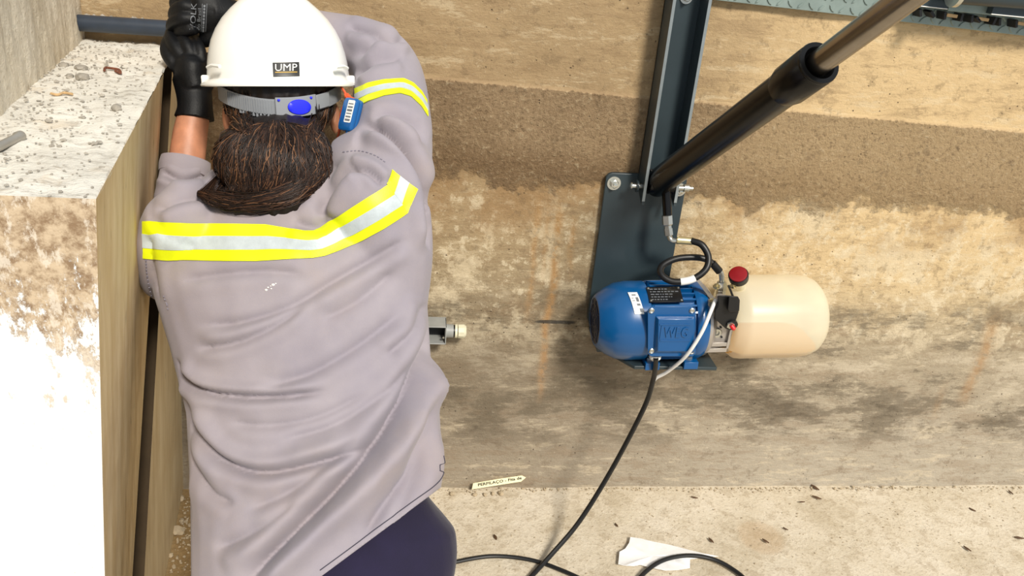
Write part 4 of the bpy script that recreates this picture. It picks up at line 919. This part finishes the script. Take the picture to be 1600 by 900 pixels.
# ear plug case
ec0 = at(548, 180, 1.27)
ecu = CR*math.cos(.24)-CU*math.sin(.24); ecv = CR*math.sin(.24)*-1*-1+CU*math.cos(.24); ecv = np.cross(-FW, ecu); ecw = -FW
ca = math.radians(-28); eu = ecu*math.cos(ca)+ecw*math.sin(ca)*-1; ew = np.cross(eu, ecv)
case = thing('earplug_case', ec0-ecv*.028, 'small blue plastic earplug case hanging from the hard hat on orange cord', 'case')
def rrect(w, h, r, n=5):
    out = []
    for cx_, cy_, a0 in ((w-r, h-r, 0), (-w+r, h-r, 90), (-w+r, -h+r, 180), (w-r, -h+r, 270)):
        out += [(cx_+r*math.cos(math.radians(a0+90*k/n)), cy_+r*math.sin(math.radians(a0+90*k/n))) for k in range(n+1)]
    return out
def cs(k, z): return [ec0+eu*a*k+ecv*b*k+ew*z for a, b in rrect(.0145, .026, .005)]
obj('case_body', MB().loft([cs(.86, -.009), cs(1, -.006), cs(1, -.001), cs(.95, 0), cs(1, .001), cs(1, .006), cs(.86, .009)]), 'case', case, ang=40)
obj('case_label', MB().loft([[ec0+eu*(.004+a)+ecv*(.004+b)+ew*z for a, b in rrect(.0068, .018, .002)] for z in (.0088, .0096)]), 'white', case)
for k in range(6): obj('label_print', MB().box(ec0+eu*.004+ecv*(.016-.0052*k)+ew*.0098, (.010, .0016+.0008*(k % 3), .0004), (eu, ecv, ew)), 'print', case)
obj('case_knob', MB().blob(ec0-ecv*.027+eu*.003, (.004, .003, .004), None, 8), 'case', case)
cdp = curve([H(.098, -.05, .0), at(538, 143, 1.29), at(543, 150, 1.275), ec0+ecv*.026], 16)
obj('cord', MB().tube(cdp, .002, 8), 'orange', case)
kn = MB()
for k in range(5):
    q = k*1.3; kn.tube([at(542, 149, 1.275)+CR*.004*math.cos(q)+CU*.003*math.sin(q), at(545+3*math.cos(q), 153+2*math.sin(q), 1.272)], .0016, 6)
obj('cord_knot', kn, 'orange', case)
cdp = curve([ec0+ecv*.024-eu*.01, at(534, 172, 1.29), at(531, 200, 1.30), at(526, 220, 1.305), at(520, 228, 1.31)], 20); obj('cord', MB().tube(cdp, .002, 8), 'orange', case)

# ================================================================== SMALL THINGS IN THE PIT
pp0 = on(128, 36, 1, -.03); pp1 = on(266, 45, 1, -.03)
pipe = thing('drain_pipe', (pp0[0], -.03, ZT), 'dark grey plastic pipe running from the left wall to the gloved hands', 'pipe')
pz = .5*(pp0[2]+pp1[2]); P0, P1 = np.array([pp0[0]-.03, -.03, pz]), np.array([pp1[0], -.03, pz])
obj('pipe_tube', MB().lathe(P0, P1-P0, [(0, .012), (0, .0165), (np.linalg.norm(P1-P0), .0165), (np.linalg.norm(P1-P0), .012)], 24), 'pvc', pipe)
obj('pipe_fitting', MB().lathe(P1-np.array([.002, 0, 0]), (1, 0, 0), [(0, .013), (0, .0185), (.006, .0185), (.006, .015), (.05, .015), (.05, .011)], 24), 'cgrey', pipe)
tb0, tb1 = on(-30, 243, 2, ZT+.006), on(33, 212, 2, ZT+.006)
tdir = (tb1-tb0)/np.linalg.norm(tb1-tb0)
finish(obj('steel_tube', MB().lathe(tb0, tdir, [(0, .004), (0, .0055), (np.linalg.norm(tb1-tb0)-.012, .0055), (np.linalg.norm(tb1-tb0)-.008, .007), (np.linalg.norm(tb1-tb0), .0065), (np.linalg.norm(tb1-tb0), .004), (np.linalg.norm(tb1-tb0)-.02, .003)], 16), 'greywire'), 'short grey steel tube lying on the ledge at the picture\'s left edge', 'tube')
def lw_px(x, y): return on(x, y, 2, ZT+.004)
finish(obj('rusty_wire', MB().tube(curve([lw_px(163, 110), lw_px(165, 106), lw_px(176, 107), lw_px(186, 109), lw_px(188, 114), lw_px(180, 111)], 20), .0022, 8), 'rust'), 'bent piece of rusty wire on the white ledge', 'wire')
finish(obj('rusty_wire', MB().tube(curve([lw_px(80, 146), lw_px(90, 148), lw_px(100, 145), lw_px(113, 147)], 20), .002, 8), 'tan'), 'thin tan twig lying flat on the white ledge', 'twig').name = 'dry_twig'
for k, (x, y, r_, lb_) in enumerate([(127, 109, .011, 'angular grey stone at the back of the small pile on the ledge'), (129, 124, .012, 'rounded grey stone lying frontmost in the small pile on the ledge'), (100, 104, .009, 'small grey stone at the left end of the pile on the ledge'), (110, 121, .008, 'smallest dark stone of the pile on the ledge'), (183, 172, .008, 'flat grey chip alone on the right of the ledge')]):
    v, f = rock(r_, 40+k, .75, 2); c_ = on(x, y, 2, ZT); finish(obj('stone', MB().add(v+np.array([c_[0], c_[1], ZT-.001]), f), 'stone', ang=25), lb_, 'stone', 'stones on the ledge')
g = MB(); r_ = random.Random(11)
for k in range(850):
    b = r_.random(); a = r_.random(); e = A0+(A1-A0)*b; l_ = LF+(L1-LF)*b; x = l_[0]+(e[0]-l_[0])*(a**1.35)*.93+.004; s = r_.uniform(.0009, .0026)*(1 if r_.random() < .92 else 1.9)
    v, f = rock(s, k, .6, 0) if False else rock(s, k, .6, 1); g.add(v+np.array([x, e[1], ZT+.0005]), f)
for k in range(60):
    t = r_.random(); c_ = on(135+t*120, 27+t*10+r_.uniform(-2, 1), 1, -.012); v, f = rock(r_.uniform(.002, .006), 900+k, .8, 1); g.add(v+c_, f)
finish(obj('rubble', g, 'palestone', ang=30, recalc=False), 'grey crumbs of rubble strewn over the white ledge', 'rubble', kind='stuff')
g = MB()
for k in range(420):
    x, y = r_.uniform(-.3, 2.0), -abs(r_.gauss(0, .18)) if r_.random() < .6 else r_.uniform(-.5, -.02); v, f = rock(r_.uniform(.0008, .0026), 2000+k, .6, 1); g.add(v+np.array([x, min(y, -.006), 0]), f)
for k in range(420):
    v, f = rock(r_.uniform(.0008, .0032)*(1 if r_.random() < .95 else 1.8), 5000+k, .7, 1); g.add(v+np.array([r_.uniform(.05, 2.0), -.004-abs(r_.gauss(0, .008)), 0]), f)
for k in range(300):
    y = r_.uniform(-.5, -.02); x = slab(UE+y/abs(GT[1]-A0[1]), 1)[0]+.01+abs(r_.gauss(0, .04)); v, f = rock(r_.uniform(.001, .0045), 3000+k, .7, 1); g.add(v+np.array([x, y, -.001]), f)
finish(obj('floor_grit', g, 'tanstone', ang=30, recalc=False), 'loose tan grit scattered over the pit floor', 'grit', kind='stuff')
for k, (x, y, r_s, lb_) in enumerate([(276, 832, .016, 'largest pale stone in the dirt beside the worker\'s left side'), (281, 780, .013, 'pale rounded stone in the dirt above the largest one'), (284, 815, .009, 'small pale stone touching the largest stone in the dirt'), (267, 868, .007, 'smallest pale pebble in the dirt near the bottom edge')]):
    v, f = rock(r_s, 70+k, .8, 2); c_ = on(x, y, 2, 0.0); finish(obj('stone', MB().add(v+np.array([c_[0], c_[1], -.002]), f), 'tanstone', ang=25), lb_, 'stone', 'stones in the dirt')
# label strip against the wall and pebbles before it
s0, s1 = on(737, 765, 1, -.022), on(822, 751, 1, -.010); su = (s1-s0); SLn = np.linalg.norm(su); su /= SLn; sn = np.array([0, -1, .55]); sn -= su*(sn@su); sn /= np.linalg.norm(sn); sv = np.cross(sn, su)
s0 = s0+sn*.004+np.array([0, 0, .002])
strip = thing('label_strip', s0, 'torn cream paper strip with black printing at the foot of the wall', 'paper strip')
obj('strip_paper', MB().prism([(0, 0), (SLn*.9, -.001), (SLn, .008), (SLn*.93, .0155), (SLn*.5, .0165), (.006, .016)], -.0008, .0006, (s0, su, sv, sn)), 'strip', strip)
obj('strip_lettering', text_on('PERFILA\u00c7O - Fita de', s0+su*SLn*.52+sv*.0085+sn*.0012, su, sv, SLn*.8, .0098, .0005, .02), 'ink', strip)
for k, (x, y, r_s, lb_) in enumerate([(782, 764, .010, 'largest tan pebble in front of the printed paper strip'), (770, 769, .007, 'middle pebble of the row below the printed strip'), (758, 771, .006, 'small pebble left of centre below the printed strip'), (742, 771, .006, 'leftmost pebble under the end of the printed strip'), (706, 764, .008, 'lone tan pebble between the worker\'s hip and the printed strip')]):
    v, f = rock(r_s, 90+k, .85, 2); c_ = on(x, y+3, 2, 0.0); finish(obj('pebble', MB().add(v+np.array([c_[0], min(c_[1], -.03), 0]), f), 'tanstone', ang=25), lb_, 'pebble', 'pebbles by the wall foot')
# torn white paper
PO = [(968, 862), (977, 857), (983, 848), (985, 839), (1000, 841), (1020, 846), (1050, 852), (1080, 860), (1106, 866), (1122, 869), (1100, 871), (1078, 873), (1078, 887), (1060, 890), (1040, 891), (1020, 887), (1000, 882), (990, 884), (975, 883), (966, 881)]
pm = bmesh.new(); cen = on(1020, 868, 2, .008); V = []
for x, y in PO: p = on(x, y, 2, .004+.006*abs(math.sin(x*.05))); V.append(p)
g = MB(); n = len(V); inner = [cen+(p-cen)*.55+np.array([0, 0, .004*math.sin(i*1.9)]) for i, p in enumerate(V)]
top = V+inner+[cen]; lowr = [p-np.array([0, 0, .0015]) for p in top]; N_ = len(top)
F_ = [(i, (i+1) % n, n+(i+1) % n, n+i) for i in range(n)]+[(n+i, n+(i+1) % n, 2*n) for i in range(n)]
g.add(top+lowr, F_+[tuple(k+N_ for k in q[::-1]) for q in F_]+[((i+1) % n, i, i+N_, (i+1) % n+N_) for i in range(n)]); pm.free()
finish(obj('torn_paper', g, 'paper', ang=60), 'torn sheet of white paper lying on the floor under a cable', 'paper')
# dry leaves and chips
LV = [(1273, 762, 16, 50, 'dry brown twig at the wall foot right of the tank'), (1276, 778, 14, 25, 'dark brown leaf just below the twig right of the tank'), (1519, 797, 10, 40, 'brown leaf chip on the floor toward the right'), (1511, 858, 12, 55, 'dark brown leaf chip near the lower right of the floor'), (1592, 841, 14, 10, 'brown leaf chip at the right edge of the floor'), (774, 840, 11, 70, 'oval brown seed on the floor beside the navy trousers'), (963, 821, 8, 60, 'small dark chip on the floor above the white paper'), (1227, 827, 8, 35, 'small dark chip on the right of the damp patch'), (1196, 846, 11, 40, 'dark chip at the lower edge of the damp patch'), (1111, 845, 11, 60, 'thin dark chip just right of the torn paper'), (1579, 770, 10, 80, 'small brown leaf at the wall foot by the right edge'), (1085, 778, 10, 15, 'brown chip on the floor below the motor'), (1253, 785, 9, 0, 'pale curled chip left of the dark brown leaf')]
for x, y, ln, an, lb_ in LV:
    c_ = on(x, y, 2, .001); L_ = ln*c_[1]*0+ln*.0019; q = math.radians(-an); u_ = np.array([math.cos(q), math.sin(q)*1.5, 0]); u_ /= np.linalg.norm(u_); w_ = np.array([-u_[1], u_[0], 0]); g = MB(); rg = []
    for t, wd in ((-1, .05), (-.5, .8), (0, 1), (.5, .75), (1, .05)):
        o_ = c_+u_*L_*.5*t; k = L_*.2*wd; rg.append([o_+w_*k+np.array([0, 0, .002]), o_+np.array([0, 0, .0042]), o_-w_*k+np.array([0, 0, .002]), o_+np.array([0, 0, .0005])])
    finish(obj('dry_leaf' if 'leaf' in lb_ else 'wood_chip', g.loft(rg), 'leaf'), lb_, 'leaf' if 'leaf' in lb_ else 'chip', 'dry leaves and chips on the floor')
# conduit box on the wall
cb = thing('conduit_fitting', on(700, 535, 1, 0), 'grey conduit box with a cream cable gland on the wall beside the worker', 'conduit box')
bx = on(676, 517, 1, -.03); gx = on(697, 517, 1, -.03)
w_ = gx[0]-bx[0]+.02; cz = bx[2]
g = MB(); cxm = gx[0]-w_/2
for c_, s_ in (((cxm, -.004, cz), (w_, .006, .05)), ((cxm, -.03, cz+.0235), (w_, .05, .003)), ((cxm, -.03, cz-.0235), (w_, .05, .003)), ((gx[0]-.0015, -.03, cz), (.003, .05, .05)), ((gx[0]-w_+.0015, -.03, cz), (.003, .05, .05))): g.box(c_, s_)
hb = obj('housing', g, 'cgrey', cb, bevel=.001)
obj('inside', MB().box((cxm, -.008, cz), (w_-.008, .004, .042)), 'dark', hb)
obj('screw', MB().lathe((gx[0]-.007, -.05, cz-.006), (0, -1, 0), [(0, .0025), (.004, .0025), (.004, .001)], 10), 'zinc', hb)
obj('collar', MB().lathe((gx[0], -.03, cz+.001), (1, 0, 0), [(0, .012), (0, .017), (.018, .017), (.018, .012)], 24), 'cgrey', cb)
obj('seal', MB().lathe((gx[0]+.018, -.03, cz+.001), (1, 0, 0), [(0, .01), (0, .0155), (.005, .0155), (.005, .01)], 24), 'rubber', cb)
obj('gland_ring', MB().lathe((gx[0]+.022, -.03, cz+.001), (1, 0, 0), [(0, .01), (0, .0175), (.006, .0175), (.006, .01)], 24), 'cream', cb)
obj('gland_nut', MB().lathe((gx[0]+.03, -.03, cz+.001), (1, 0, 0), [(0, .012), (0, .0175), (.014, .0185), (.02, .014), (.02, .008)], 10), 'cream', cb)
